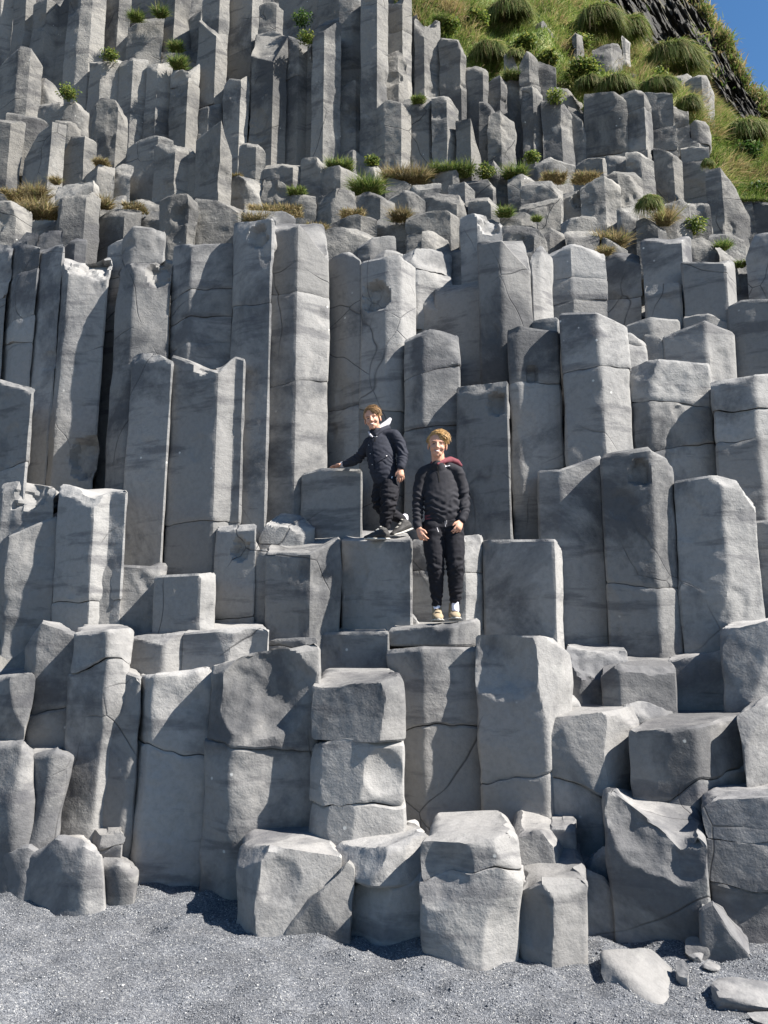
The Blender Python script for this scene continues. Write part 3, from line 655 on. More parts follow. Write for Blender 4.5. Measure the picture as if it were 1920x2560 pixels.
Yg = Yg + .12 * fbm(np.stack([Xg, Yg, Zg], -1) / .5, 3); Zg = Zg + .14 * fbm(np.stack([Xg, Yg, Zg], -1) / .33 + 9, 3)
RF = np.stack([Xg, Yg, Zg], -1)
o = grid_mesh("rock_face", np.stack([Xg, Yg, Zg], -1), M_TOP); o["kind"] = "structure"

# ------------------------------------------------------------------ black gravel beach
m_sand, t, b = new_mat("black_gravel"); L = t.links.new
geo = N(t, "ShaderNodeNewGeometry"); pos = geo.outputs["Position"]
v1 = N(t, "ShaderNodeTexVoronoi", Scale=150.0); L(pos, v1.inputs[0])
v2 = N(t, "ShaderNodeTexVoronoi", Scale=300.0); L(pos, v2.inputs[0])
n1 = N(t, "ShaderNodeTexNoise", Scale=3.5, Detail=6, Roughness=.65); L(pos, n1.inputs[0])
hv = N(t, "ShaderNodeSeparateColor"); L(v1.outputs["Color"], hv.inputs[0])
c1 = ramp(t, hv.outputs[0], [(0, (.074, .08, .092, 1)), (.6, (.155, .164, .182, 1)), (.93, (.24, .244, .255, 1)), (1, (.40, .40, .39, 1))])
c2 = ramp(t, n1.outputs[0], [(.3, g(.72)), (.7, g(1.2))])
L(mixc(t, 1.0, c1.outputs[0], c2.outputs[0], 'MULTIPLY'), b.inputs["Base Color"])
b.inputs["Roughness"].default_value = .8; b.inputs["Specular IOR Level"].default_value = .3
ad = N(t, "ShaderNodeMath", operation='ADD'); L(v1.outputs["Distance"], ad.inputs[0]); L(v2.outputs["Distance"], ad.inputs[1])
bp = N(t, "ShaderNodeBump", Strength=1.0, Distance=.006); bp.invert = True; L(ad.outputs[0], bp.inputs["Height"]); L(bp.outputs[0], b.inputs["Normal"])
def axis(a, b_, n, far):
    d = np.linspace(a, b_, n); e = np.geomspace(.1, far, 22)
    return np.concatenate([(a - e)[::-1], d, b_ + e])
gx = axis(-3.6, 3.6, 260, 250); gy = np.concatenate([-np.geomspace(.1, 250, 24)[::-1] + 2.6, np.linspace(2.6, 6.4, 190), [7, 8, 9]])
def sand_z(x, y):
    p = np.stack([x, y, x * 0], -1)
    z = .045 * fbm(p * np.array([.7, 1.3, 1]) / .6, 2) + .034 * fbm(p * np.array([.8, 1.2, 1]) / .15 + 5, 2) + .007 * vn(p / .06)
    return z + .03 * np.clip((y - 4.2) / .8, 0, 1) * np.clip((-.3 - x) / 1, 0, 1)
X, Yv = np.meshgrid(gx, gy)
o = grid_mesh("sand", np.stack([X, Yv, sand_z(X, Yv)], -1), m_sand, sharp=None); o["kind"] = "structure"
# loose gravel lying on it
m_peb, t, b = new_mat("gravel_stones"); L = t.links.new
geo = N(t, "ShaderNodeNewGeometry")
c1 = ramp(t, geo.outputs["Random Per Island"], [(0, (.07, .075, .086, 1)), (.55, (.158, .167, .185, 1)), (.9, (.25, .255, .265, 1)), (.985, (.30, .30, .30, 1)), (1, (.46, .46, .45, 1))])
L(c1.outputs[0], b.inputs["Base Color"]); b.inputs["Roughness"].default_value = .75; b.inputs["Specular IOR Level"].default_value = .3
n = 130000
px = rng.uniform(-2.9, 2.9, n); py = 3.2 + 2.2 * rng.random(n) ** 1.25
s = np.exp(rng.normal(math.log(.0024), .40, n)); s = np.clip(s, .0012, .009)
octv = np.array([(1, 0, 0), (-1, 0, 0), (0, 1, 0), (0, -1, 0), (0, 0, 1), (0, 0, -1.)])
octf = np.array([(0, 2, 4), (2, 1, 4), (1, 3, 4), (3, 0, 4), (2, 0, 5), (1, 2, 5), (3, 1, 5), (0, 3, 5)])
ang = rng.uniform(0, 6.28, n); ca, sa = np.cos(ang), np.sin(ang)
sc3 = rng.uniform(.6, 1.35, (n, 3)); sc3[:, 2] *= .7
v = octv[None] * sc3[:, None] + rng.normal(0, .16, (n, 6, 3))
vx = v[..., 0] * ca[:, None] - v[..., 1] * sa[:, None]; vy = v[..., 0] * sa[:, None] + v[..., 1] * ca[:, None]
V = np.stack([vx, vy, v[..., 2]], -1) * s[:, None, None] + np.stack([px, py, sand_z(px, py) + s * .35], -1)[:, None]
Fp = (octf[None] + (np.arange(n) * 6)[:, None, None]).reshape(-1, 3)
o = link("gravel", mk_mesh("gravel", V.reshape(-1, 3), None, Fp, sharp=None), m_peb); o["kind"] = "stuff"

# ------------------------------------------------------------------ slabs and stones lying in the sand
def stone(name, loc, size, rz, label, cat, grp, seed, mat=None, ncut=12, sub=4, tiltx=0):
    bm = bmesh.new(); bmesh.ops.create_icosphere(bm, subdivisions=sub, radius=1)
    V = np.array([v.co[:] for v in bm.verts]); rs = np.random.default_rng(seed)
    for _ in range(ncut):
        nv = rs.normal(size=3); nv /= np.linalg.norm(nv); d = V @ nv - rs.uniform(.42, .8); V -= np.outer(np.clip(d, 0, None), nv)
    V += (.06 * fbm(V / .35 + seed, 4))[:, None] * V
    V *= np.array(size)
    for v, c_ in zip(bm.verts, V): v.co = c_
    me = bpy.data.meshes.new(name); bm.to_mesh(me); bm.free()
    me.polygons.foreach_set("use_smooth", np.ones(len(me.polygons), bool)); me.set_sharp_from_angle(angle=R(30))
    o = link(name, me, mat or M_LOW); o.location = loc; o.rotation_euler = (R(tiltx), 0, R(rz))
    return tag(o, label, cat, grp, 'thing')
GB = "boulders at the foot of the cliff"
def on_sand(u, v):
    a, b_ = ray(u, v); Y = -CH / b_; return a * Y, Y
for (u, v, sx, sy, sz, rz, dz, lab, sd_, tx) in (
    (1640, 2462, .24, .31, .13, 6, .00, "flat half-lit slab lying in the sand at lower right", 3, 14),
    (1872, 2496, .29, .16, .085, 8, .0, "long pale slab at the right edge, lying flat in the gravel", 5, 8),
    (1925, 2545, .10, .09, .06, 40, .0, "pale lump in front of the long slab at the right edge", 8, 0),
    (1748, 2424, .052, .045, .028, 20, .01, "small loose cobble beside the dark three-sided boulder", 12, 0),
    (1782, 2436, .060, .040, .026, 35, .01, "oval loose cobble nearest the right-hand slab", 14, 0),
    (1714, 2452, .045, .06, .085, 8, .02, "upright chip of stone against the flat slab in the sand", 41, 0),
    (1742, 2408, .080, .06, .075, -6, .02, "small grey block at the sand edge behind the two loose cobbles", 43, 0),
    (668, 2350, .034, .03, .075, 8, .05, "thumb-sized reddish upright stone at the foot of the lit-topped boulder", 17, 0),
    ):
    x, y = on_sand(u, v)
    stone("stone", (x, y + sy * .5, dz + float(sand_z(np.array(x), np.array(y)))), (sx, sy, sz), rz, lab, "stone", "stones lying in the gravel", sd_, tiltx=tx)
# ------------------------------------------------------------------ grassy hillside and the far dark cliff
def poly_at(pts, n):
    P_ = np.array(pts, float); d = np.r_[0, np.cumsum(np.hypot(np.diff(P_[:, 0]), np.diff(P_[:, 1])))]; s = np.linspace(0, d[-1], n)
    return np.column_stack([np.interp(s, d, P_[:, i]) for i in range(P_.shape[1])])
def ruled(lo, hi, n, m, bow=0):
    A = poly_at(lo, n); B = poly_at(hi, n); G = np.zeros((m, n, 3))
    A3 = np.array([at(*a) for a in A]); B3 = np.array([at(*a) for a in B])
    for j in range(m):
        t_ = j / (m - 1); G[j] = A3 * (1 - t_) + B3 * t_; G[j, :, 2] += bow * math.sin(math.pi * t_)
    return G
HILL_LO = [(985, 10, 12.4), (1060, 66, 12.1), (1110, 95, 12.0), (1160, 155, 11.9), (1212, 215, 11.9), (1262, 160, 12.2), (1302, 150, 12.3), (1345, 140, 12.1), (1390, 205, 12.1), (1450, 270, 11.9), (1520, 240, 11.6), (1610, 230, 11.5), (1680, 262, 11.8), (1740, 300, 11.9), (1772, 385, 11.6), (1792, 425, 10.9), (1852, 488, 10.8), (1960, 520, 10.8)]
HILL_HI = [(1040, -160, 15.5), (1300, -150, 17.5), (1470, -60, 18.8), (1510, 30, 18.8), (1560, 92, 19), (1650, 178, 19), (1740, 236, 18), (1800, 278, 16.5), (1860, 322, 15.5), (1960, 372, 14.5)]
HG = ruled(HILL_LO, HILL_HI, 110, 50, .25)
HG += (.16 * fbm(HG / .9, 3))[..., None] * np.array([0, -.5, .8]) + (.05 * fbm(HG / .25, 2))[..., None] * np.array([0, -.5, .8])
HB = HG[:1] + np.array([0, .5, -1.2]); HG = np.concatenate([HB, HG])
m_hill, t, b = new_mat("turf"); L = t.links.new
geo = N(t, "ShaderNodeNewGeometry"); pos = geo.outputs["Position"]
n1 = N(t, "ShaderNodeTexNoise", Scale=1.3, Detail=6, Roughness=.7); L(pos, n1.inputs[0])
c1 = ramp(t, n1.outputs[0], [(.3, (.06, .10, .02, 1)), (.5, (.12, .16, .035, 1)), (.66, (.22, .20, .08, 1)), (.8, (.14, .11, .06, 1))])
L(c1.outputs[0], b.inputs["Base Color"]); b.inputs["Roughness"].default_value = .9
n2 = N(t, "ShaderNodeTexNoise", Scale=22, Detail=5); L(pos, n2.inputs[0])
bp = N(t, "ShaderNodeBump", Strength=1, Distance=.06); L(n2.outputs[0], bp.inputs["Height"]); L(bp.outputs[0], b.inputs["Normal"])
o = grid_mesh("hillside", HG, m_hill, sharp=None); o["kind"] = "structure"
CL_LO = [(1400, -150, 21), (1470, -40, 21), (1510, 30, 21), (1570, 92, 21), (1650, 180, 20.5), (1740, 245, 20), (1810, 300, 19), (1870, 345, 18.5), (1960, 420, 18)]
CL_HI = [(1640, -150, 30), (1722, -40, 29), (1752, 10, 28.5), (1772, 50, 28), (1802, 92, 27.5), (1832, 150, 27), (1856, 200, 26.5), (1880, 240, 26), (1905, 272, 25.5), (1925, 315, 25), (1990, 400, 24)]
CG = ruled(CL_LO, CL_HI, 260, 220, 0)
q = np.stack([CG[..., 0] / .38, CG[..., 1] / .6, CG[..., 2] / 1.1], -1)
cell = np.floor(q + .9 * np.stack([fbm(q / 1.9, 3), fbm(q / 1.9 + 7, 3), fbm(q / 1.9 + 13, 3)], -1)).astype(np.int64)
blk = _h(cell[..., 0], cell[..., 1], cell[..., 2])
dz_ = .6 * fbm(CG / 1.6, 3) + .55 * blk + .40 * fbm(CG / .4, 3)
CG = CG + dz_[..., None] * np.array([-.55, -.75, .1])
CB = CG[-1:] + (CG[-1:] - np.array([0, 0, CH])) * .3 + np.array([-1.5, 0, -1.5]); CG = np.concatenate([CG, CB])
m_cl, t, b = new_mat("dark_cliff_rock"); L = t.links.new
geo = N(t, "ShaderNodeNewGeometry"); pos = geo.outputs["Position"]
n1 = N(t, "ShaderNodeTexNoise", Scale=1.6, Detail=8, Roughness=.72); L(pos, n1.inputs[0])
c1 = ramp(t, n1.outputs[0], [(.36, (.022, .022, .022, 1)), (.52, (.05, .047, .042, 1)), (.60, (.09, .085, .055, 1)), (.65, (.20, .17, .07, 1)), (.72, (.10, .11, .035, 1))])
L(c1.outputs[0], b.inputs["Base Color"]); b.inputs["Roughness"].default_value = .95
n2 = N(t, "ShaderNodeTexNoise", Scale=5, Detail=6, Roughness=.7); L(pos, n2.inputs[0])
bp = N(t, "ShaderNodeBump", Strength=1, Distance=.25); L(n2.outputs[0], bp.inputs["Height"]); L(bp.outputs[0], b.inputs["Normal"])
o = grid_mesh("cliff", CG, m_cl, sharp=28); o["kind"] = "structure"
# ------------------------------------------------------------------ the two boys
from mathutils.bvhtree import BVHTree
def plain(name, col, rough=.8, spec=.2, var=.0, vs=40, bump=0, bs=60, sss=0):
    m, t, b = new_mat(name); L = t.links.new
    tc = N(t, "ShaderNodeTexCoord"); n = N(t, "ShaderNodeTexNoise", Scale=vs, Detail=4); L(tc.outputs["Object"], n.inputs[0])
    r = ramp(t, n.outputs[0], [(.3, g(1 - var)), (.7, g(1 + var))])
    L(mixc(t, 1.0, (*col, 1), r.outputs[0], 'MULTIPLY'), b.inputs["Base Color"])
    b.inputs["Roughness"].default_value = rough; b.inputs["Specular IOR Level"].default_value = spec
    if sss:
        b.inputs["Subsurface Weight"].default_value = sss; b.inputs["Subsurface Radius"].default_value = (.9, .35, .2); b.inputs["Subsurface Scale"].default_value = .006
    if bump:
        n2 = N(t, "ShaderNodeTexNoise", Scale=bs, Detail=4); L(tc.outputs["Object"], n2.inputs[0])
        bp = N(t, "ShaderNodeBump", Strength=.6, Distance=bump); L(n2.outputs[0], bp.inputs["Height"]); L(bp.outputs[0], b.inputs["Normal"])
    return m
M_SKIN = plain("skin", (.50, .27, .19), .55, .3, .10, 25, .001, 120, .12)
M_HAIR = plain("fair_brown_hair", (.34, .205, .080), .55, .4, .45, 60, .003, 90)
M_HAIR2 = plain("brown_hair", (.20, .118, .052), .55, .4, .45, 60, .003, 90)
M_JACK = plain("charcoal_softshell", (.020, .020, .025), .8, .18, .15, 30, .002, 45)
M_PARK = plain("navy_parka", (.024, .026, .036), .85, .15, .15, 30, .003, 40)
M_TROU = plain("black_jersey", (.011, .011, .015), .85, .2, .2, 30, .002, 60)
M_MAR = plain("maroon_jersey", (.14, .040, .050), .85, .2, .1)
M_GREYH = plain("pale_grey_fleece", (.42, .41, .44), .9, .1, .06, 60, .002, 150)
M_SOCK = plain("white_sock", (.72, .71, .80), .9, .1, .04, 90, .001, 200)
M_TAN = plain("tan_suede", (.27, .215, .145), .85, .2, .15, 60, .001, 120)
M_SOLE = plain("pale_rubber", (.42, .41, .38), .7, .3, .08)
M_DSHOE = plain("dark_mesh_shoe", (.035, .034, .034), .7, .3, .4, 90, .002, 140)
M_LACE = plain("dark_lace", (.02, .018, .016), .8, .2)
M_DARK = plain("dark_eye", (.025, .015, .012), .35, .5)
M_BROW = plain("eyebrow_hair", (.20, .11, .06), .8, .1)
M_LIP = plain("lip", (.40, .15, .13), .5, .3)
M_TOOTH = plain("tooth", (.58, .55, .50), .4, .4)
M_PRINT = plain("white_print", (.75, .75, .77), .7, .2)
M_METAL = plain("snap_metal", (.55, .55, .56), .35, .6)

class Body:
    def __init__(s): s.bm = bmesh.new()
    def tube(s, pts, rad, squash=None, n=14, up=None):
        """tapered limb along a polyline; squash = depth/width ratio(s) with the depth along the camera axis"""
        pts = [Vector(p) for p in pts]; k = len(pts)
        if not isinstance(squash, (list, tuple)): squash = [squash or 1.0] * k
        # finer sampling
        P_, R_, S_ = [], [], []
        for i in range(k - 1):
            m = max(2, int((pts[i + 1] - pts[i]).length / max(.004, .4 * min(rad[i], rad[i + 1]))))
            for j in range(m):
                f = j / m; f2 = f * f * (3 - 2 * f)
                P_.append(pts[i].lerp(pts[i + 1], f)); R_.append(rad[i] + (rad[i + 1] - rad[i]) * f2); S_.append(squash[i] + (squash[i + 1] - squash[i]) * f2)
        P_.append(pts[-1]); R_.append(rad[-1]); S_.append(squash[-1])
        d0 = (P_[1] - P_[0]).normalized(); d1 = (P_[-1] - P_[-2]).normalized()
        head = [(P_[0] - d0 * R_[0] * math.sin(a) * .8, R_[0] * math.cos(a), S_[0]) for a in (1.35, .95, .5)]
        tail = [(P_[-1] + d1 * R_[-1] * math.sin(a) * .8, R_[-1] * math.cos(a), S_[-1]) for a in (.5, .95, 1.35)]
        seq = head + list(zip(P_, R_, S_)) + tail
        Y = Vector(up) if up is not None else Vector((0, 1, 0)); rings = []
        for i, (p, r, q) in enumerate(seq):
            d = (seq[min(i + 1, len(seq) - 1)][0] - seq[max(i - 1, 0)][0]).normalized()
            a = Y - d * Y.dot(d)
            if a.length < .05: a = Vector((1, 0, 0)) - d * d.x
            a.normalize(); b_ = d.cross(a)
            rings.append([s.bm.verts.new(p + a * (r * q * math.sin(t_)) + b_ * (r * math.cos(t_))) for t_ in [2 * math.pi * j / n for j in range(n)]])
        for A, B in zip(rings, rings[1:]):
            for j in range(n): s.bm.faces.new((A[j], A[(j + 1) % n], B[(j + 1) % n], B[j]))
        s.bm.faces.new(rings[0][::-1]); s.bm.faces.new(rings[-1])
    def ball(s, c, r, M=None, sub=3):
        q = bmesh.ops.create_icosphere(s.bm, subdivisions=sub, radius=1)
        r = Vector(r) if hasattr(r, '__len__') else Vector((r, r, r))
        for v in q['verts']:
            p = Vector((v.co.x * r.x, v.co.y * r.y, v.co.z * r.z)); v.co = (M @ p if M else p) + Vector(c)
    def fuse(s, name, mat, parent, voxel=.006, smooth=3, folds=(), org=(0, 0, 0)):
        bmesh.ops.recalc_face_normals(s.bm, faces=s.bm.faces)
        me = bpy.data.meshes.new("t"); s.bm.to_mesh(me); s.bm.free()
        o = bpy.data.objects.new("t", me); COL.objects.link(o)
        m = o.modifiers.new("r", 'REMESH'); m.mode = 'VOXEL'; m.voxel_size = voxel
        if smooth:
            q = o.modifiers.new("s", 'SMOOTH'); q.factor = .5; q.iterations = smooth
        dg = bpy.context.evaluated_depsgraph_get(); e = o.evaluated_get(dg)
        out = bpy.data.meshes.new_from_object(e); out.name = name
        bpy.data.objects.remove(o); bpy.data.meshes.remove(me)
        V = np.zeros(len(out.vertices) * 3, np.float32); out.vertices.foreach_get("co", V); V = V.reshape(-1, 3)
        Nn = np.zeros(len(out.vertices) * 3, np.float32); out.vertex_normals.foreach_get("vector", Nn); Nn = Nn.reshape(-1, 3)
        for f in folds: V = V + Nn * f(V)[:, None]
        out.vertices.foreach_set("co", (V - np.array(org)).astype(np.float32).ravel()); out.update()
        out.polygons.foreach_set("use_smooth", np.ones(len(out.polygons), bool))
        out.materials.clear()
        ob = link(name, out, mat, parent)
        ob_v[ob.name] = None
        return ob
ob_v = {}
def bvh_of(ob, org):
    me = ob.data; V = [Vector(v.co) + Vector(org) for v in me.vertices]
    return BVHTree.FromPolygons(V, [p.vertices[:] for p in me.polygons])
def patch(name, outline, bvh, d, mat, parent, org, off=.0012, thick=.0016, fwd=None):
    """thin raised patch lying on a surface: outline (3-D points in front of it) dropped along d; fan filled"""
    P_ = []
    d = Vector(d).normalized()
    c = sum((Vector(p) for p in outline), Vector()) / len(outline)
    rings = [[Vector(p).lerp(c, f) for p in outline] for f in (0, .45, .8)] + [[c]]
    bm = bmesh.new(); vs = []
    for rg in rings:
        row = []
        for p in rg:
            h = bvh.ray_cast(p - d * .2, d)
            q = h[0] if h[0] is not None else p
            row.append(bm.verts.new(q - d * off - Vector(org)))
        vs.append(row)
    n = len(outline)
    for A, B in zip(vs[:-2], vs[1:-1]):
        for j in range(n): bm.faces.new((A[j], A[(j + 1) % n], B[(j + 1) % n], B[j]))
    for j in range(n): bm.faces.new((vs[-2][j], vs[-2][(j + 1) % n], vs[-1][0]))
    me = bpy.data.meshes.new(name); bm.to_mesh(me); bm.free()
    me.polygons.foreach_set("use_smooth", np.ones(len(me.polygons), bool))
    return link(name, me, mat, parent)
def fold_fn(cent, scale, amp, stretch=(1, 1, 1)):
    """cloth creases, strongest round the given centres (point, reach)"""
    def f(V):
        w = np.zeros(len(V)) + .10
        for c, r in cent: w = w + .9 * np.exp(-((V - np.array(c)) ** 2).sum(1) / (r * r))
        q = V * np.array(stretch) / scale
        nz = fbm(q, 2); return amp * np.clip(w, 0, 1.2) * (1 - 2.2 * np.abs(nz))
    return f
def crease_fn(cent, wl, amp, tilt=.4):
    # cloth pushed into wavy ridges near the given centres
    def f(V):
        w = np.zeros(len(V))
        for c, r in cent: w = w + np.exp(-((V - np.array(c)) ** 2).sum(1) / (r * r))
        ph = V[:, 2] + tilt * V[:, 0] + .9 * wl * fbm(V / .10 + 3, 2)
        return amp * np.clip(w, 0, 1) * np.sin(2 * math.pi * ph / wl)
    return f
def head_parts(B, c, M, s):
    def pt(x, y, z): return Vector(c) + M @ (Vector((x, y, z)) * s)
    def b(x, y, z, rx, ry, rz): B.ball(pt(x, y, z), Vector((rx, ry, rz)) * s, M)
    b(0, .012, .040, .072, .090, .078)            # skull
    b(0, -.020, -.020, .060, .064, .070)          # face
    b(0, -.042, -.070, .042, .040, .032)          # jaw
    b(0, -.062, -.088, .020, .018, .016)          # chin
    b(-.034, -.058, -.028, .024, .020, .022); b(.034, -.058, -.028, .024, .020, .022)     # cheeks
    b(0, -.064, .022, .050, .018, .020)           # brow
    B.tube([pt(0, -.082, .012), pt(0, -.094, -.018), pt(0, -.098, -.026)], [.0070 * s, .0088 * s, .0095 * s], n=10)
    b(-.011, -.090, -.029, .008, .010, .007); b(.011, -.090, -.029, .008, .010, .007)
    for k in (-1, 1): b(k * .074, .012, -.008, .008, .018, .030)
    b(0, -.076, -.062, .020, .014, .010)
    return pt
def face_marks(parent, bvh, pt, M, org, s, grin=1.0):
    d = M @ Vector((0, 1, 0))
    def arc(x0, x1, zf, zb, n=9):
        a = [pt(x0 + (x1 - x0) * i / n, -.15, zf((i / n) * 2 - 1)) for i in range(n + 1)]
        return a + [pt(x1 - (x1 - x0) * i / n, -.15, zb(1 - (i / n) * 2)) for i in range(1, n)]
    for k in (-1, 1):
        patch("eye", arc(k * .030 - .0135, k * .030 + .0135, lambda t: .0060 - .005 * t * t, lambda t: -.0035 + .004 * t * t), bvh, d, M_DARK, parent, org)
        patch("eyebrow", arc(k * .031 - .019, k * .031 + .019, lambda t, k=k: .021 - .004 * t * t + .002 * k * t, lambda t, k=k: .0145 - .004 * t * t + .002 * k * t), bvh, d, M_BROW, parent, org)
    mo = patch("mouth", arc(-.025, .025, lambda t: -.050 + .008 * t * t, lambda t: -.067 + .017 * t * t), bvh, d, M_LIP, parent, org, off=.0012)
    patch("teeth", arc(-.020, .020, lambda t: -.0530 + .0070 * t * t, lambda t: -.0605 + .0120 * t * t), bvh, d, M_TOOTH, mo, org, off=.0026)
def hand(B, w, dirv, side, r=1.0, spread=.012, curl=.5, up=(0, -1, 0)):
    """five separate fingers: w wrist, dirv pointing to the knuckles, side towards the thumb, up = back of the hand"""
    w = Vector(w); d = Vector(dirv).normalized(); sd = Vector(side); sd = (sd - d * sd.dot(d)).normalized(); u = d.cross(sd)
    if u.dot(Vector(up)) < 0: u = -u
    kn = w + d * .075 * r
    B.tube([w - d * .03 * r, w + d * .012 * r, kn - d * .01], [.021 * r, .030 * r, .034 * r], .55, up=u)
    for i, (ln, of) in enumerate(((.066, .026), (.074, .009), (.069, -.009), (.054, -.025))):
        p0 = kn + sd * of * r - d * (.004 + .004 * abs(i - 1)); c = curl * (1 + .15 * i)
        p1 = p0 + (d * math.cos(c * .5) - u * math.sin(c * .5)) * ln * .45 * r + sd * spread * (1.5 - i) * .25
        p2 = p1 + (d * math.cos(c * 1.2) - u * math.sin(c * 1.2)) * ln * .32 * r
        p3 = p2 + (d * math.cos(c * 1.9) - u * math.sin(c * 1.9)) * ln * .24 * r
        B.tube([p0 - d * .02 * r, p0, p1, p2, p3], [.0085 * r, .0086 * r, .0080 * r, .0072 * r, .0058 * r], n=10)
    t0 = w + d * .022 * r + sd * .022 * r
    t1 = t0 + (d * .7 + sd * .65 - u * .2).normalized() * .034 * r; t2 = t1 + (d * .93 + sd * .2 - u * .3).normalized() * .028 * r
    B.tube([w + d * .015 * r + sd * .008 * r, t0, t1, t2], [.013 * r, .0125 * r, .0098 * r, .0075 * r], n=10)
def hair_mesh(name, mat, parent, org, c, M, s, sweep, seed, tuft=0, nstr=260):
    rs = random.Random(seed); B = Body()
    def pt(x, y, z): return Vector(c) + M @ (Vector((x, y, z)) * s)
    # close-lying cap behind the hairline
    q = bmesh.ops.create_icosphere(B.bm, subdivisions=4, radius=1)
    for v in q['verts']:
        x, y, z = v.co
        p = Vector((x * .080, .014 + y * .098, .040 + z * .086))
        front = max(0, min(1, (-p.y - .015) / .04))
        t_ = max(0, min(1, (p.x + .015) / .06)); hl = .082 - .058 * t_ * t_ * (3 - 2 * t_)
        low = hl
        if p.y > .0: low = -.035
        elif p.y > -.035: low = -.028 + (hl + .028) * ((-p.y) / .035)
        if p.z < low: p = Vector((p.x * .80, .014 + (p.y - .014) * .80, max(p.z, low - .012)))
        v.co = pt(*p)
    for i in range(nstr):
        th = rs.uniform(0, 2 * math.pi); ph = rs.random() ** .7 * 1.25
        n = Vector((math.sin(ph) * math.cos(th), math.sin(ph) * math.sin(th), math.cos(ph)))
        if n.y < -.75 and n.z < .35: continue
        p = Vector((n.x * .078, .014 + n.y * .096, .040 + n.z * .084))
        t_ = max(0, min(1, (p.x + .015) / .06)); hl = .082 - .058 * t_ * t_ * (3 - 2 * t_)
        if p.y < -.03 and p.z < hl + .006: continue
        flow = Vector(sweep(n)); flow = (flow - n * flow.dot(n) * .85)
        if flow.length < .01: continue
        flow.normalize(); ln = rs.uniform(.035, .06) * (1.25 if n.z > .5 else .9)
        lift = rs.uniform(.04, .25) * (1 + tuft * max(0, n.z) * max(0, n.x + .3))
        p1 = p + (flow + n * lift) * ln * .5; p2 = p + (flow + n * (lift * .4 - .10)) * ln
        w = rs.uniform(.0022, .0048)
        B.tube([pt(*p), pt(*p1), pt(*p2)], [w * s, w * .95 * s, w * .35 * s], .6, n=6)
    me = bpy.data.meshes.new(name); bmesh.ops.recalc_face_normals(B.bm, faces=B.bm.faces)
    for v in B.bm.verts: v.co -= Vector(org)
    B.bm.to_mesh(me); B.bm.free(); me.polygons.foreach_set("use_smooth", np.ones(len(me.polygons), bool))
    return link(name, me, mat, parent)
def shoe(parent, heel, toe, zs, wid, upm, org, hi=.075, label=None, roll=0):
    """heel, toe on the sole; upper, sole and a lattice of laces"""
    h = Vector(heel); t_ = Vector(toe); d = (t_ - h); L_ = d.length; d.normalize(); sd = Vector((0, 0, 1)).cross(d).normalized(); up = d.cross(sd)
    if up.z < 0: up = -up
    B = Body()
    def q(f, a, b_): return h + d * L_ * f + sd * a + up * b_
    B.tube([q(.08, 0, .045), q(.30, 0, .050), q(.60, 0, .038), q(.90, 0, .027)], [wid * .40, wid * .44, wid * .50, wid * .36], [1.0, 1.0, .72, .60], up=up)
    B.tube([q(.14, 0, .045), q(.17, 0, hi)], [wid * .40, wid * .37], up=sd); B.tube([q(.46, 0, .05), q(.34, 0, hi * .8), q(.26, 0, hi + .006)], [wid * .42, wid * .42, wid * .40], up=sd)
    o = B.fuse("shoe", upm, parent, .005, 3, org=org)
    B = Body()
    for k in (-.22, 0, .22): B.tube([q(.04 + abs(k) * .1, wid * k, .011), q(.35, wid * k * 1.02, .010), q(.65, wid * k * 1.35, .011), q(.96 - abs(k) * .3, wid * k, .016)], [wid * .26, wid * .26, wid * .27, wid * .22], .40 if True else 1, up=up)
    B.fuse("sole", M_SOLE, o, .005, 2, org=org)
    bv = bvh_of(o, org)
    for i in range(5):
        f = .34 + .085 * i
        a = q(f, -wid * .24, .16); b_ = q(f + (.02 if i % 2 else -.02), wid * .24, .16)
        w = .0048
        P_ = [a.lerp(b_, j / 6) for j in range(7)]
        patch("lace", [p + d * w for p in P_] + [p - d * w for p in P_[::-1]], bv, -up, M_LACE if upm is M_TAN else M_SOLE, o, org, off=.003)
    return o
def PX(Y): return lambda u, v, dy=0.0: at(u, v, Y + dy)
# ---------------- older boy, standing on the capstone, arms hanging
Yb = 5.80; p = PX(Yb)
OB = Vector((p(1110, 1556).x, Yb, p(1110, 1556).z)); org = OB
ob = empty("person", OB)
tag(ob, "taller boy in charcoal half-zip hooded jacket and tan shoes, arms hanging, smiling at the camera", "person", None, 'thing')
HC = p(1093.5, 1114, -.02); Mh = Matrix.Rotation(R(3), 3, 'Y') @ Matrix.Rotation(R(5), 3, 'X') @ Matrix.Rotation(R(-4), 3, 'Z')
B = Body(); pt = head_parts(B, HC, Mh, .94)
B.tube([pt(0, .02, -.03), p(1096, 1158, .02), p(1098, 1176, .03)], [.050, .050, .062])
B.tube([p(1098, 1185, .03), p(1102, 1240, .02), p(1106, 1295, .02)], [.08, .08, .085], .5)
shL, elL, wrL = p(1058, 1184, .03), p(1045, 1256, .03), p(1047, 1322, -.04)
shR, elR, wrR = p(1143, 1180, .03), p(1160, 1250, .04), p(1152, 1303, -.06)
for a, e, w in ((shL, elL, wrL), (shR, elR, wrR)): B.tube([p(1098, 1180, .03), a, e, w], [.04, .030, .026, .021])
hand(B, wrL, Vector((.020, -.03, -.07)), (.7, -.7, .1), .90, curl=.75, up=(-.8, -.5, 0))
hand(B, wrR, Vector((-.026, -.03, -.07)), (-.8, -.55, .0), .90, curl=.70, up=(.7, -.6, 0))
hipL, knL, anL = p(1080, 1315, .02), p(1089, 1418, -.02), p(1092, 1515, .03)
hipR, knR, anR = p(1130, 1315, .02), p(1139, 1416, -.04), p(1138, 1510, .02)
for a, e, w in ((hipL, knL, anL), (hipR, knR, anR)): B.tube([a, e, w, w + Vector((0, -.02, -.05))], [.060, .040, .021, .016])
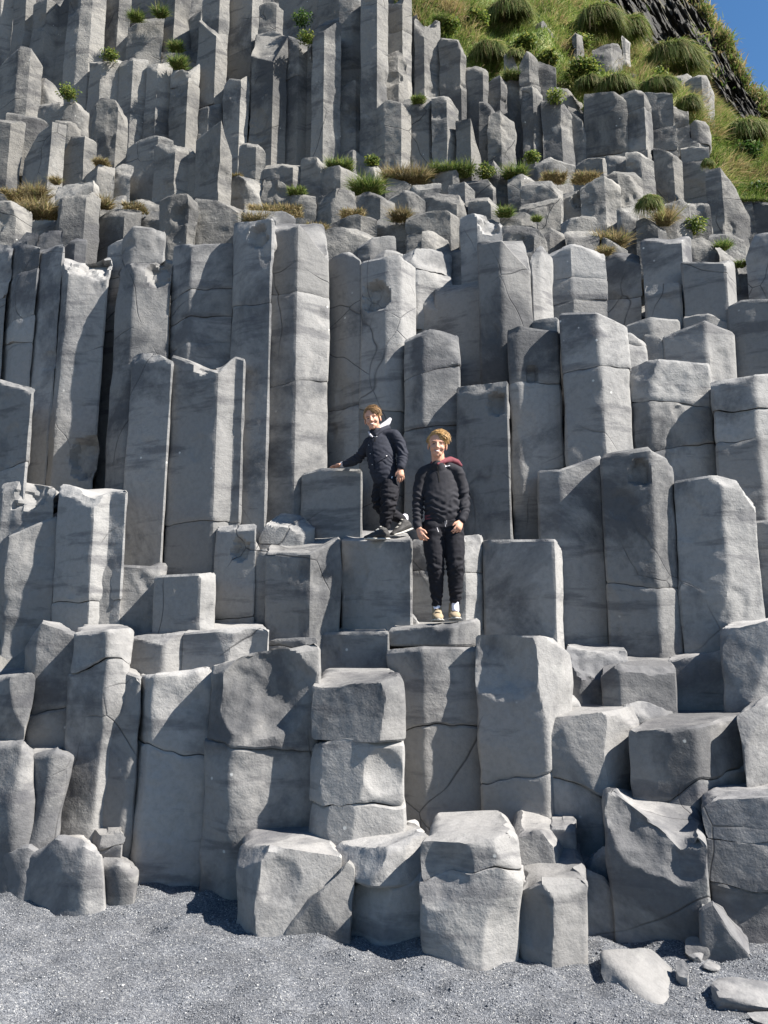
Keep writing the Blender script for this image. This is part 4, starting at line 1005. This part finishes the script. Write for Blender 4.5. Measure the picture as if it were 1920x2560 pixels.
body = B.fuse("body", M_SKIN, ob, .0042, 2, org=org); bv = bvh_of(body, org)
face_marks(ob, bv, pt, Mh, org, .94)
def sw_old(n):
    if n.y > .1: return (.1 * n.x, .1, -1)
    return (1.0, -.45, -.15 - .75 * max(0, n.x))
hair_mesh("hair", M_HAIR, ob, org, HC, Mh, .94, sw_old, 5, tuft=2.4, nstr=760)
# jacket
B = Body()
B.tube([p(1098, 1172, .03), p(1099, 1185, .03), p(1101, 1215, .02), p(1104, 1250, .0), p(1105, 1280, .0), p(1105, 1297, .005)], [.068, .118, .130, .131, .133, .131], [.60, .54, .54, .56, .58, .58], n=24)
B.tube([p(1078, 1172, .03), shL + Vector((-.004, 0, .0)), p(1047, 1222, .035), elL, p(1044, 1292, -.005), p(1045, 1318, -.03)], [.046, .052, .046, .042, .038, .033], n=16)
B.tube([p(1122, 1170, .03), shR + Vector((.0, 0, .0)), p(1156, 1216, .04), elR, p(1161, 1280, -.02), p(1154, 1300, -.055)], [.046, .053, .047, .044, .039, .034], n=16)
B.tube([p(1093.5, 1164, -.005), p(1096, 1173, .012)], [.054, .068], .80)
jk = B.fuse("jacket", M_JACK, ob, .006, 4, [fold_fn([(elL, .10), (elR, .10), (p(1105, 1282), .12), (p(1150, 1190), .08), (p(1050, 1190), .08)], .085, .005, (1, 1, 1.5)), crease_fn([(elL, .09), (p(1040, 1305), .06), (p(1090, 1275), .11)], .050, .0055, .5), crease_fn([(elR, .09), (p(1160, 1290), .06), (p(1130, 1270), .10)], .050, .0055, -.5)], org)
bj = bvh_of(jk, org); fw = Vector((0, 1, 0))
def strip(name, a, b_, w, mat, par, bvv, off=.003):
    P_ = [a.lerp(b_, j / 5) for j in range(6)]; d_ = (b_ - a).normalized(); q_ = d_.cross(Vector((0, 1, 0))).normalized() * w
    return patch(name, [x + q_ for x in P_] + [x - q_ for x in P_[::-1]], bvv, fw, mat, par, org_, off=off)
org_ = org
strip("zip", p(1092, 1160), p(1098, 1208), .0035, M_LACE, jk, bj)
for i in range(5): strip("logo_print", p(1112.4 + i * 2.6, 1166.6 - .35 * i), p(1114.2 + i * 2.6, 1166.3 - .35 * i), .0042, M_PRINT, jk, bj)
for (u, v) in (): strip("toggle", p(u, v), p(u + .6, v + 2), .0012, M_METAL, jk, bj)
B = Body()                                                       # maroon-lined hood lying on the back of the shoulders
B.tube([p(1094, 1160, -.045), p(1108, 1154, -.005), p(1126, 1150, .05), p(1142, 1156, .075), p(1152, 1164, .08)], [.010, .020, .028, .026, .016])
B.tube([p(1080, 1158, .02), p(1098, 1152, .10), p(1130, 1154, .11)], [.016, .030, .028])
B.fuse("hood", M_MAR, ob, .005, 3, org=org)
B = Body(); B.tube([p(1101, 1284, .005), p(1096, 1301, .002)], [.116, .112], .56, n=22); B.fuse("shirt_hem", M_MAR, ob, .006, 2, org=org)
# trousers
B = Body()
B.tube([p(1105, 1290, .01), p(1105, 1318, .015)], [.118, .122], .62, n=22)
B.tube([p(1082, 1315, .015), p(1084, 1365, .0), p(1089, 1418, -.015), p(1091, 1465, .015), p(1092, 1500, .028), p(1092, 1508, .03)], [.086, .080, .064, .054, .041, .038], n=18)
B.tube([p(1131, 1315, .015), p(1136, 1365, -.005), p(1139, 1416, -.03), p(1139, 1465, .005), p(1139, 1496, .02), p(1138, 1503, .022)], [.084, .080, .066, .056, .042, .038], n=18)
tr = B.fuse("trousers", M_TROU, ob, .006, 4, [fold_fn([(knL, .10), (knR, .10), (p(1107, 1320), .10), (anL, .09), (anR, .09)], .05, .005, (1, 1, 1.6)), crease_fn([(knL, .08), (anL + Vector((0, 0, .06)), .08), (p(1080, 1330), .08)], .052, .006, .5), crease_fn([(knR, .08), (anR + Vector((0, 0, .06)), .08), (p(1135, 1330), .08)], .052, .006, -.5)], org)
bt_ = bvh_of(tr, org)
strip("drawstring", p(1111, 1305), p(1112, 1320), .0016, M_GREYH, tr, bt_); strip("drawstring", p(1115, 1304), p(1115, 1314), .0014, M_GREYH, tr, bt_)
strip("logo_print", p(1091, 1322), p(1095, 1333), .0025, M_GREYH, tr, bt_)
soleL, soleR = p(1093, 1558), p(1138, 1553)
zs = OB.z + .003
for (x0, x1, ank, ub, Yt, zz_) in ((p(1093, 1540).x, p(1094, 1540).x, anL, 1094, 5.675, 0), (p(1135, 1540).x, p(1138, 1540).x, anR, 1138, 5.69, .012)):
    B = Body(); B.tube([ank + Vector((0, .0, .08)), ank + Vector((0, 0, -.012)), ank + Vector((0, -.015, -.05))], [.029, .028, .028]); B.fuse("sock", M_SOCK, ob, .005, 2, org=org)
    shoe(ob, (x0, Yt + .245, zs + zz_), (x1, Yt, zs + zz_), 0, .088, M_TAN, org, hi=.112)

# ---------------- younger boy, one hand on the column, stepping up
Yc = 6.30; p = PX(Yc)
YB = Vector((p(965, 1340).x, Yc, p(965, 1345, -.1).z)); org = YB; org_ = org
yb_ = empty("person", YB)
tag(yb_, "smaller boy in navy parka, one hand on the column and knee bent", "person", None, 'thing')
HC = p(931, 1048, -.03); s_ = .89
Mh = Matrix.Rotation(R(-11), 3, 'Y') @ Matrix.Rotation(R(6), 3, 'X') @ Matrix.Rotation(R(-10), 3, 'Z')
B = Body(); pt = head_parts(B, HC, Mh, s_)
B.tube([pt(0, .02, -.03), p(941, 1082, .02), p(947, 1092, .03)], [.046, .046, .058])
B.tube([p(948, 1100, .02), p(955, 1145, .0), p(968, 1192, .0)], [.075, .075, .08], .55)
shL, elL, wrL = p(924, 1106, .02), p(893, 1148, .10), p(858, 1161, .19)
shR, elR, wrR = p(985, 1088, -.02), p(1006, 1134, -.05), p(1001, 1172, -.13)
for a, e, w in ((shL, elL, wrL), (shR, elR, wrR)): B.tube([p(950, 1100, .02), a, e, w], [.036, .028, .024, .020])
hand(B, wrL, Vector((-.075, .015, -.012)), (0, -1, .1), .84, curl=.12, up=(0, -.2, 1))
hand(B, wrR, Vector((.004, -.012, -.07)), (-1, -.15, .0), .84, curl=.42, up=(.2, -1, 0))
hipA, knA, anA = p(976, 1212, -.05), p(974, 1262, -.13), p(960, 1326, -.10)          # forward, standing leg
hipB, knB, anB = p(955, 1212, .03), p(946, 1258, -.02), p(1012, 1303, .10)            # trailing leg, heel up
for a, e, w in ((hipA, knA, anA), (hipB, knB, anB)): B.tube([a, e, w], [.055, .036, .019])
body = B.fuse("body", M_SKIN, yb_, .0042, 2, org=org); bv = bvh_of(body, org)
face_marks(yb_, bv, pt, Mh, org, s_)
def sw_yng(n):
    if n.y > .15: return (.1 * n.x, .1, -1)
    return (.9, -.45, -.2 - .6 * max(0, n.x))
hair_mesh("hair", M_HAIR2, yb_, org, HC, Mh, s_, sw_yng, 9, tuft=.6, nstr=720)
B = Body()                                                       # quilted parka
B.tube([p(946, 1088, .02), p(949, 1102, .01), p(951, 1130, -.01), p(955, 1160, -.02), p(962, 1188, -.03), p(966, 1200, -.03)], [.066, .112, .122, .120, .114, .106], [.72, .72, .74, .78, .82, .84], n=24)
B.tube([p(936, 1098, .02), shL, p(908, 1130, .06), elL, p(872, 1157, .16), p(862, 1160, .18)], [.044, .052, .047, .043, .038, .033], n=16)
B.tube([p(962, 1088, .0), shR, p(999, 1108, -.03), elR, p(1005, 1156, -.10), p(1002, 1169, -.125)], [.046, .056, .052, .048, .043, .037], n=16)
B.tube([p(938, 1082, .0), p(944, 1092, .01)], [.062, .072], .9)
def quilt(V): return .0016 * np.abs(np.sin((V[:, 2] - V[:, 0] * .15) * 50)) - .003
pk = B.fuse("jacket", M_PARK, yb_, .006, 4, [quilt, fold_fn([(elL, .12), (elR, .10), (p(960, 1185), .12)], .06, .004, (1, 1, 1.4)), crease_fn([(elR, .10), (elL, .12), (p(955, 1175), .12)], .045, .006, .5)], org)
bj = bvh_of(pk, org)
strip("front_flap", p(926, 1092), p(934, 1180), .008, M_PARK, pk, bj, .006)
for (u, v) in ((922, 1117), (926, 1140), (931, 1168)): strip("snap_button", p(u - .9, v), p(u + .9, v), .0028, M_METAL, pk, bj, .010)
strip("pocket_flap", p(938, 1160), p(970, 1141), .020, M_PARK, pk, bj, .008); strip("snap_button", p(966, 1147), p(968, 1147), .0030, M_METAL, pk, bj, .013)
strip("zip", p(943, 1085), p(936, 1110), .003, M_LACE, pk, bj)
for i in range(4): strip("logo_print", p(936 + i * 2, 1096.3 - .2 * i), p(937.4 + i * 2, 1096 - .2 * i), .0024, M_PRINT, pk, bj)
B = Body(); B.tube([p(940, 1080, .0), p(946, 1073, .03), p(956, 1066, .06), p(968, 1058, .09), p(975, 1048, .10)], [.010, .018, .025, .026, .017])
B.tube([p(922, 1080, -.03), p(926, 1088, -.06), p(931, 1092, -.07)], [.009, .010, .008])
B.fuse("hood", M_GREYH, yb_, .005, 3, org=org)
B = Body(); B.tube([p(940, 1088, -.055), p(953, 1076, -.02), p(970, 1070, .05)], [.014, .024, .026]); B.fuse("collar", M_PARK, yb_, .005, 3, org=org)
B = Body(); B.tube([p(859, 1160.5, .186), p(854, 1162, .198)], [.027, .026]); B.fuse("wristband", M_GREYH, yb_, .004, 2, org=org)
B = Body()
B.tube([p(966, 1192, -.02), p(968, 1212, -.02)], [.108, .106], .80, n=20)
B.tube([p(975, 1210, -.05), p(974, 1240, -.10), p(971, 1264, -.125), p(965, 1294, -.115), p(962, 1315, -.105), p(961, 1319, -.10)], [.080, .074, .062, .053, .045, .042], n=18)
B.tube([p(957, 1210, .02), p(949, 1240, .0), p(950, 1264, -.01), p(975, 1283, .03), p(1003, 1298, .085), p(1008, 1301, .095)], [.080, .070, .060, .054, .042, .038], n=18)
tr = B.fuse("trousers", M_TROU, yb_, .006, 4, [fold_fn([(knA, .12), (knB, .11), (p(965, 1222), .10)], .05, .005, (1, 1, 1.7)), crease_fn([(knA, .11), (knB, .10), (p(970, 1225), .09), (anA, .08)], .05, .008, -.5)], org)
bt_ = bvh_of(tr, org)
strip("pocket_zip", p(982, 1186), p(979, 1203), .004, M_PRINT, tr, bt_, .004)
for an_ in (anA, anB):
    B = Body(); B.tube([an_ + Vector((0, 0, .04)), an_ + Vector((0, 0, -.03))], [.029, .029]); B.fuse("sock", M_SOCK, yb_, .005, 2, org=org)
shoe(yb_, p(972, 1351, -.13), p(911, 1352, -.24), 0, .085, M_DSHOE, org, hi=.080)
shoe(yb_, p(1029, 1325, .10), p(979, 1344, -.02), 0, .085, M_DSHOE, org, hi=.080)
# ------------------------------------------------------------------ vegetation
def leafy_mat(name, stops, rough=.7, trans=.25):
    m, t, b = new_mat(name); L = t.links.new
    geo = N(t, "ShaderNodeNewGeometry"); r = ramp(t, geo.outputs["Random Per Island"], stops)
    n1 = N(t, "ShaderNodeTexNoise", Scale=1.1, Detail=3); L(geo.outputs["Position"], n1.inputs[0])
    r2 = ramp(t, n1.outputs[0], [(.3, g(.7)), (.7, g(1.25))])
    L(mixc(t, 1.0, r.outputs[0], r2.outputs[0], 'MULTIPLY'), b.inputs["Base Color"])
    b.inputs["Roughness"].default_value = rough; b.inputs["Specular IOR Level"].default_value = .25
    tl = N(t, "ShaderNodeBsdfTranslucent"); L(b.inputs["Base Color"].links[0].from_socket, tl.inputs[0]); mx = N(t, "ShaderNodeMixShader"); mx.inputs[0].default_value = .38
    out = [n_ for n_ in t.nodes if n_.type == 'OUTPUT_MATERIAL'][0]; L(b.outputs[0], mx.inputs[1]); L(tl.outputs[0], mx.inputs[2]); L(mx.outputs[0], out.inputs[0])
    return m
M_GRASS = leafy_mat("green_grass", [(0, (.055, .100, .018, 1)), (.45, (.105, .165, .030, 1)), (.78, (.18, .215, .055, 1)), (1, (.31, .28, .12, 1))])
M_DRY = leafy_mat("dry_grass", [(0, (.16, .12, .05, 1)), (.5, (.27, .21, .10, 1)), (.8, (.36, .29, .16, 1)), (1, (.16, .20, .05, 1))])
M_LEAF = leafy_mat("shrub_leaves", [(0, (.045, .085, .016, 1)), (.45, (.10, .15, .028, 1)), (.8, (.19, .22, .045, 1)), (1, (.33, .31, .08, 1))])
M_LEAFD = leafy_mat("dark_leaves", [(0, (.022, .055, .012, 1)), (.6, (.045, .095, .02, 1)), (1, (.12, .16, .035, 1))])
def blades(base, dirs, length, width, droop, seg=3):
    """many curved grass blades as one mesh: base (n,3), dirs (n,3) unit, length (n,), width (n,), droop (n,)"""
    n = len(base); sd = np.cross(dirs, rng.normal(size=(n, 3))); sd /= np.linalg.norm(sd, axis=1)[:, None] + 1e-9
    V = []; 
    for k in range(seg + 1):
        f = k / seg; c = base + dirs * (length * f)[:, None]; c[:, 2] -= droop * length * f * f
        w = (width * (1 - .92 * f))[:, None] * .5; V += [c - sd * w, c + sd * w]
    V = np.stack(V, 1).reshape(-1, 3); m = 2 * (seg + 1)
    q = np.array([[2 * k, 2 * k + 1, 2 * k + 3, 2 * k + 2] for k in range(seg)])
    F = (q[None] + (np.arange(n) * m)[:, None, None]).reshape(-1, 4)
    return V, F
def unit(v): return v / (np.linalg.norm(v, axis=-1, keepdims=True) + 1e-9)
# turf covering the slope: nobody could count it
n = 90000
gr = HG[1:]; ri = rng.uniform(0, gr.shape[0] - 1.001, n); ci = rng.uniform(0, gr.shape[1] - 1.001, n)
r0, c0_ = ri.astype(int), ci.astype(int); fr, fc = (ri - r0)[:, None], (ci - c0_)[:, None]
bs = gr[r0, c0_] * (1 - fr) * (1 - fc) + gr[r0 + 1, c0_] * fr * (1 - fc) + gr[r0, c0_ + 1] * (1 - fr) * fc + gr[r0 + 1, c0_ + 1] * fr * fc
pat = fbm(bs / .7, 3)
d = unit(np.array([.15, -.75, .75]) + rng.normal(0, .42, (n, 3)))
V, F = blades(bs - .03 * d, d, rng.uniform(.12, .36, n) * (1 + .7 * np.clip(pat, -.6, 1)), rng.uniform(.010, .022, n), rng.uniform(.2, .9, n))
F_ = F.reshape(n, 3, 4); dry = pat + rng.normal(0, .28, n) > .36
me = mk_mesh("grass", V, F, None, sharp=None); o = link("grass", me, M_GRASS); me.materials.append(M_DRY)
me.polygons.foreach_set("material_index", np.repeat(dry.astype(np.int32), 3)); o["kind"] = "stuff"
# fringe of hair-like grass along the far cliff's skyline and ledges: one mass
n = 26000
cg = CG[:-1]; rr_ = np.concatenate([rng.uniform(.965, 1, n // 2) * (cg.shape[0] - 1.01), rng.uniform(0, 1, n - n // 2) * (cg.shape[0] - 1.01)]).astype(int); cc = rng.integers(0, cg.shape[1], n)
bs = cg[rr_, cc]; keep = (np.arange(n) < n // 2) | (fbm(bs / 1.3, 3) > .6); bs = bs[keep] + rng.normal(0, .12, (keep.sum(), 3)); n = len(bs)
d = unit(np.array([-.25, -.6, .6]) + rng.normal(0, .4, (n, 3)))
V, F = blades(bs, d, rng.uniform(.2, .55, n), rng.uniform(.03, .06, n), rng.uniform(.3, 1.0, n))
me = mk_mesh("cliff_grass", V, F, None, sharp=None); o = link("cliff_grass", me, M_GRASS); me.materials.append(M_DRY)
me.polygons.foreach_set("material_index", np.repeat((rng.random(n) < .45).astype(np.int32), 3)); o["kind"] = "stuff"

def tuft(u, v, w, h, Y, mat, label, name="grass_tuft", cat="grass tuft", dens=1.0, spread=.55, grp="tufts of grass on the ledges"):
    """an upright tuft: blades fanning from a small root; v is the foot"""
    c = at(u, v, Y); s = (at(u + 1, v, Y).x - c.x); W_, H_ = w * s, h * s * 1.15
    n = int((190 + 1900 * W_) * dens)
    bx = (rng.random((n, 2)) - .5) * .85 * np.array([W_, min(W_, .3)])
    bs = np.column_stack([bx, -.04 + 0 * bx[:, 0]])
    d = unit(np.column_stack([bx[:, 0] / W_ * 1.2 + rng.normal(0, spread, n), rng.normal(-.15, spread * .8, n), np.ones(n)]))
    V, F = blades(bs, d, H_ * rng.uniform(.5, 1.1, n), np.full(n, .0011 * Y) * rng.uniform(.7, 1.3, n), rng.uniform(.05, .55, n))
    o = link(name, mk_mesh(name, V, F, None, sharp=None), mat); o.location = c
    return tag(o, label, cat, grp, 'thing')
def tussock(u, v, w, h, Y, label, mat=None):
    """a dome of long drooping grass; (u, v) centre of what shows"""
    c = at(u, v, Y); s = (at(u + 1, v, Y).x - c.x); W_, H_ = w * s * .56, h * s * .40
    n = int(2600 + 4500 * W_); th = rng.uniform(0, 2 * math.pi, n); ph = np.arccos(rng.uniform(-.15, 1, n))
    nn = np.column_stack([np.sin(ph) * np.cos(th), np.sin(ph) * np.sin(th), np.cos(ph)])
    bs = nn * np.array([W_ * .72, W_ * .6, H_ * .75]) * rng.uniform(.75, 1.0, n)[:, None]
    lump = 1 + .35 * fbm(nn * 1.6 + u, 3); bs = bs * lump[:, None]
    d = unit(nn * np.array([1, .8, .5]) + np.array([.25, -.55, .30]) + rng.normal(0, .38, (n, 3)))
    V, F = blades(bs, d, (.25 + .5 * rng.random(n)) * (W_ + H_) * .70, np.full(n, .0012 * Y) * rng.uniform(.6, 1.3, n), rng.uniform(.7, 1.9, n), 4)
    o = link("grass_tussock", mk_mesh("grass_tussock", V, F, None, sharp=None), mat or M_GRASS); me = o.data
    me.materials.append(M_DRY); me.polygons.foreach_set("material_index", np.repeat((rng.random(n) < .18).astype(np.int32), 4))
    o.location = c
    return tag(o, label, "grass tussock", "grass tussocks on the slope", 'thing')
def shrub(u, v, w, h, Y, label, mat=None, name="leafy_plant", cat="plant", leaf=.05, grp="leafy plants on the cliff", fl=0):
    """stems carrying many small leaves in uneven clumps; (u, v) centre"""
    c = at(u, v, Y); s = (at(u + 1, v, Y).x - c.x); W_, H_ = w * s * .5, h * s * .5
    nc = max(9, int(26 * W_ * H_ * 4) + 6); cen = np.clip(rng.normal(0, .45 if W_ > .6 else (.10 if W_ > .25 else .08), (nc, 3)), -.8, .8) * np.array([W_ * 1.15, min(W_, .5) * .7, H_ * .75]) - np.array([0, 0, H_ * .25]); cr = rng.uniform(.14, .25, nc) * (.5 + min(1, W_ + H_))
    per = int(min(170, 60 + 40 * W_)); idx = np.repeat(np.arange(nc), per); n = len(idx)
    p_ = cen[idx] + unit(rng.normal(size=(n, 3))) * (cr[idx] * rng.random(n) ** .4)[:, None] * np.array([1, .8, .75])
    nz = unit(np.array([.2, -.5, .8]) + rng.normal(0, .6, (n, 3))); a = unit(np.cross(nz, rng.normal(size=(n, 3)))); b_ = np.cross(nz, a)
    ls = (leaf * rng.uniform(.55, 1.2, n))[:, None]
    V = np.stack([p_ - a * ls * .5, p_ + b_ * ls * .30 + nz * ls * .08, p_ + a * ls * .55, p_ - b_ * ls * .30 + nz * ls * .08], 1).reshape(-1, 3)
    F = np.arange(n * 4).reshape(-1, 4)
    root = np.array([0, .05, -H_ * .75]); k = nc * 2; ci_ = np.repeat(np.arange(nc), 2)
    st = root + rng.normal(0, .15, (k, 3)) * np.array([W_, .2, .1]); dv = cen[ci_] - st; ln = np.linalg.norm(dv, axis=1)
    V2, F2 = blades(st, unit(dv), ln, np.full(k, .014), np.zeros(k), 3)
    F2 = F2 + len(V); V = np.concatenate([V, V2]); F = np.concatenate([F, F2])
    o = link(name, mk_mesh(name, V, F, None, sharp=None), mat or M_LEAF); o.location = c
    return tag(o, label, cat, grp, 'thing')
for a in (
    (1272, 30, 105, 62, 13.0, "bright green grassy mound at the top, left of the lone pointed rock"),
    (1496, 52, 112, 72, 14.0, "large shaggy tussock hanging over the slope near the top"),
    (1572, 72, 64, 96, 14.2, "tall drooping tussock right beside the large shaggy one"),
    (1680, 150, 138, 66, 14.0, "widest drooping tussock, just below the dark far cliff"),
    (1472, 208, 60, 42, 11.6, "olive tussock at the right end of the big shrub"),
    (1540, 216, 88, 34, 11.5, "mat of grass hanging over the big dark cracked column"),
    (1645, 214, 84, 36, 11.5, "mat of yellowing grass above the twice-jointed column"),
    (1720, 262, 48, 64, 11.7, "tussock spilling down beside the pale boulder on the slope"),
    (1865, 330, 98, 68, 12.4, "rounded tussock over the dark leaves near the right edge"),
    (1620, 506, 56, 46, 8.95, "round spiky tussock sitting on a dark stone in the rubble"),
    (1768, 406, 24, 24, 10.7, "tiny brown tussock at the top of the long dark flank"),
    (1288, 138, 36, 42, 11.75, "straggly tussock beside the spire-like stone"),
    (1224, 132, 76, 86, 12.0, "wiry grey-green tussock above the faceted dark column"),
    ): tussock(*a)
for a in (
    (1315, 100, 75, 62, 12.4, "bushy shrub below the lone pointed rock"),
    (1370, 140, 70, 60, 12.2, "shrub patch leading into the big shrub, its left neighbour"),
    (1458, 168, 150, 84, 12.0, "biggest yellow-green shrub, middle of the slope"),
    (1120, 60, 62, 56, 12.0, "fresh green shrub right of the highest columns"),
    (1186, 40, 90, 66, 12.6, "shrub on the skyline left of the grassy mound"),
    (1450, 100, 90, 40, 13.2, "low green plants behind the white post-like rock"),
    (1640, 185, 70, 34, 12.4, "flowering leafy patch under the widest tussock"),
    (1785, 330, 50, 70, 12.4, "shrub left of the rounded tussock on the right slope"),
    (1858, 372, 118, 84, 12.0, "dark leafy plants under the rounded tussock", M_LEAFD),
    (1895, 470, 60, 36, 11.2, "dark leaves at the right edge above the dark column", M_LEAFD),
    ): shrub(*a[:6], *(a[6:]), name="shrub", cat="shrub", leaf=.07, grp="shrubs on the grassy slope")
G_, D_ = M_GRASS, M_DRY
for a in (
    (102, 530, 78, 50, 8.6, D_, "big straw-coloured tuft at the left end of the first ledge"),
    (46, 486, 70, 18, 9.2, D_, "flat yellow grass strip near the left edge"),
    (92, 488, 44, 44, 9.1, D_, "spiky pale tuft above the big straw-coloured one"),
    (140, 452, 16, 24, 9.3, D_, "single dry sprig beside the shark-fin column"),
    (254, 404, 36, 16, 9.6, D_, "thin reddish grass below the hooded column"),
    (262, 512, 26, 40, 8.7, D_, "dry tuft between the bright-sided block and the flat-topped one"),
    (338, 516, 60, 14, 8.8, D_, "short dry fringe behind the low brick-shaped block"),
    (592, 440, 30, 14, 9.7, D_, "short reddish fringe right of the spearhead-topped column"),
    (340, 44, 26, 26, 12.1, G_, "green sprig on top of the crumpled block, left one"),
    (402, 34, 24, 30, 12.1, G_, "green sprig on top of the crumpled block, right one"),
    (440, 118, 30, 22, 11.9, G_, "yellow-green tuft behind the hump-topped columns"),
    (446, 160, 36, 28, 11.55, G_, "tuft hanging in the gap left of the hanging column"),
    (850, 416, 66, 28, 10.25, G_, "low green tuft under the broad pale column"),
    (742, 478, 46, 18, 9.5, G_, "small yellow-green tuft among the upper rubble"),
    (916, 472, 76, 46, 9.95, G_, "brightest green tuft in the middle of the rubble"),
    (1014, 446, 120, 42, 10.3, D_, "wide brown dry grass clump below the streaked columns"),
    (1000, 540, 44, 36, 8.55, D_, "tall blond grass behind the wide squarish block"),
    (1128, 428, 110, 34, 10.4, G_, "grass bank at the feet of the spike-shaped column"),
    (1046, 248, 30, 16, 10.7, G_, "yellow tuft on the second streaked column"),
    (690, 524, 150, 18, 8.5, D_, "long dry fringe on the brow behind the socketed column"),
    (884, 534, 66, 18, 8.8, D_, "short fringe on the hunched block"),
    (646, 556, 56, 44, 7.95, D_, "dead grass draped over the lumpy brow stone"),
    (792, 572, 60, 22, 8.3, D_, "dry grass at the left end of the long pale slab"),
    (1262, 530, 34, 28, 8.75, G_, "green tuft beside the faceted block"),
    (1342, 544, 18, 18, 8.5, G_, "little tuft by the rough pitted cube"),
    (1384, 444, 66, 20, 10.1, D_, "dry fringe under the peaked boulder"),
    (1286, 436, 54, 34, 10.3, G_, "green tuft left of the peaked boulder"),
    (1464, 444, 70, 20, 10.0, D_, "dry fringe under the square grassy-topped block"),
    (1522, 606, 92, 44, 8.5, D_, "wide mixed tuft behind the round-shouldered rock"),
    (1512, 626, 34, 24, 8.1, D_, "straw tuft below the round-shouldered rock"),
    (1662, 552, 34, 58, 9.15, D_, "long dry grass trailing between two faceted blocks"),
    (1806, 614, 30, 28, 8.2, G_, "green sprig on the right-hand knobbly stones"),
    (1850, 656, 34, 16, 8.0, G_, "small mossy tuft near the dark gap-filling stone"),
    (1886, 504, 90, 18, 10.5, G_, "bright turf edge on the lichen-yellow column"),
    (1278, 192, 42, 24, 11.65, G_, "yellowish tuft in front of the spire-like stone"),
    (1100, 50, 30, 24, 11.9, G_, "yellow tuft on the column with the broken face"),
    ): tuft(*a)
for a in (
    (275, 135, 44, 30, 11.7, "sprig of leaves on the curved-shadow column"),
    (172, 228, 64, 36, 10.75, "yellow-flowered plant on the domed stone"),
    (757, 40, 58, 64, 11.7, "dark leafy plant high between two columns", M_LEAFD),
    (766, 92, 46, 24, 11.15, "light green sprig on the narrow jointed column"),
    (1212, 424, 50, 50, 10.2, "trailing green plant beside the upright shard"),
    (1330, 390, 24, 22, 10.5, "leafy sprig at the foot of the dark broad column"),
    (1736, 556, 30, 66, 9.35, "upright leafy plant in front of the draped block"),
    (1390, 236, 64, 44, 11.05, "yellow-flowered plants on the dark broad column"),
    (930, 402, 30, 14, 10.5, "small seed-headed plant at the foot of the pale split stone"),
    ): shrub(*a[:6], *(a[6:]), leaf=.042)
# turf and dead grass caught between the blocks of the rubble ledges: one matted mass
n = 60000; zc = RF[..., 2]; ys_, xs_ = np.nonzero((zc > 5.7) & (zc < 9.6) & (np.abs(RF[..., 0]) < 6.5)); k_ = rng.integers(0, len(ys_), n)
bs = RF[ys_[k_], xs_[k_]] + rng.normal(0, .03, (n, 3)); keep = fbm(bs / .8 + 3, 3) > .12; bs = bs[keep]; n = len(bs)
d = unit(np.array([.1, -.45, .9]) + rng.normal(0, .45, (n, 3)))
V, F = blades(bs, d, rng.uniform(.07, .20, n), rng.uniform(.008, .014, n), rng.uniform(.2, .9, n))
me = mk_mesh("ledge_grass", V, F, None, sharp=None); o = link("ledge_grass", me, M_GRASS); me.materials.append(M_DRY)
me.polygons.foreach_set("material_index", np.repeat((fbm(bs / .5, 2) + rng.normal(0, .3, n) > -.1).astype(np.int32), 3)); o["kind"] = "stuff"
# rocks showing through the turf
GROUPS['s'] = ("slope_rock", "rock", "rocks on the grassy slope")
S_ = dict(amp=.03, rough=1.2, bev=.01, D=.5)
column('s', 13.0, [1335, 78, -24, 1352, 40, 20, 1386, 92], 112, "lone pointed rock rising from the slope", chips=1, ext=.3, **S_)
column('s', 12.8, [1430, 74, -24, 1440, 71, 30, 1457, 78], 130, "white post-like rock standing in the turf", ext=.3, **S_)
column('s', 12.9, [1484, 122, -24, 1510, 104, 5, 1524, 106, 35, 1552, 112], 150, "squared pale rock in the middle of the turf", ext=.3, **S_)
column('s', 13.3, [1552, 92, -10, 1563, 78, 30, 1573, 90], 130, "slim pale rock under the drooping tussock", ext=.3, **S_)
column('s', 11.9, [1527, 174, -10, 1543, 168, 25, 1556, 190], 202, "small white rock above the grass mats", ext=.3, **S_)
column('s', 12.0, [1560, 196, -24, 1585, 166, 5, 1592, 166, 30, 1618, 192], 204, "grey rock right of the small white one", ext=.3, **S_)
column('s', 12.4, [1706, 208, -24, 1752, 180, 10, 1768, 190, 35, 1782, 225], 268, "big pale boulder on the slope under the far cliff", ext=.4, **S_)
column('s', 12.8, [1680, 180, -24, 1700, 172, 10, 1730, 186], 196, "dark flat rock under the widest tussock", ext=.3, **S_)
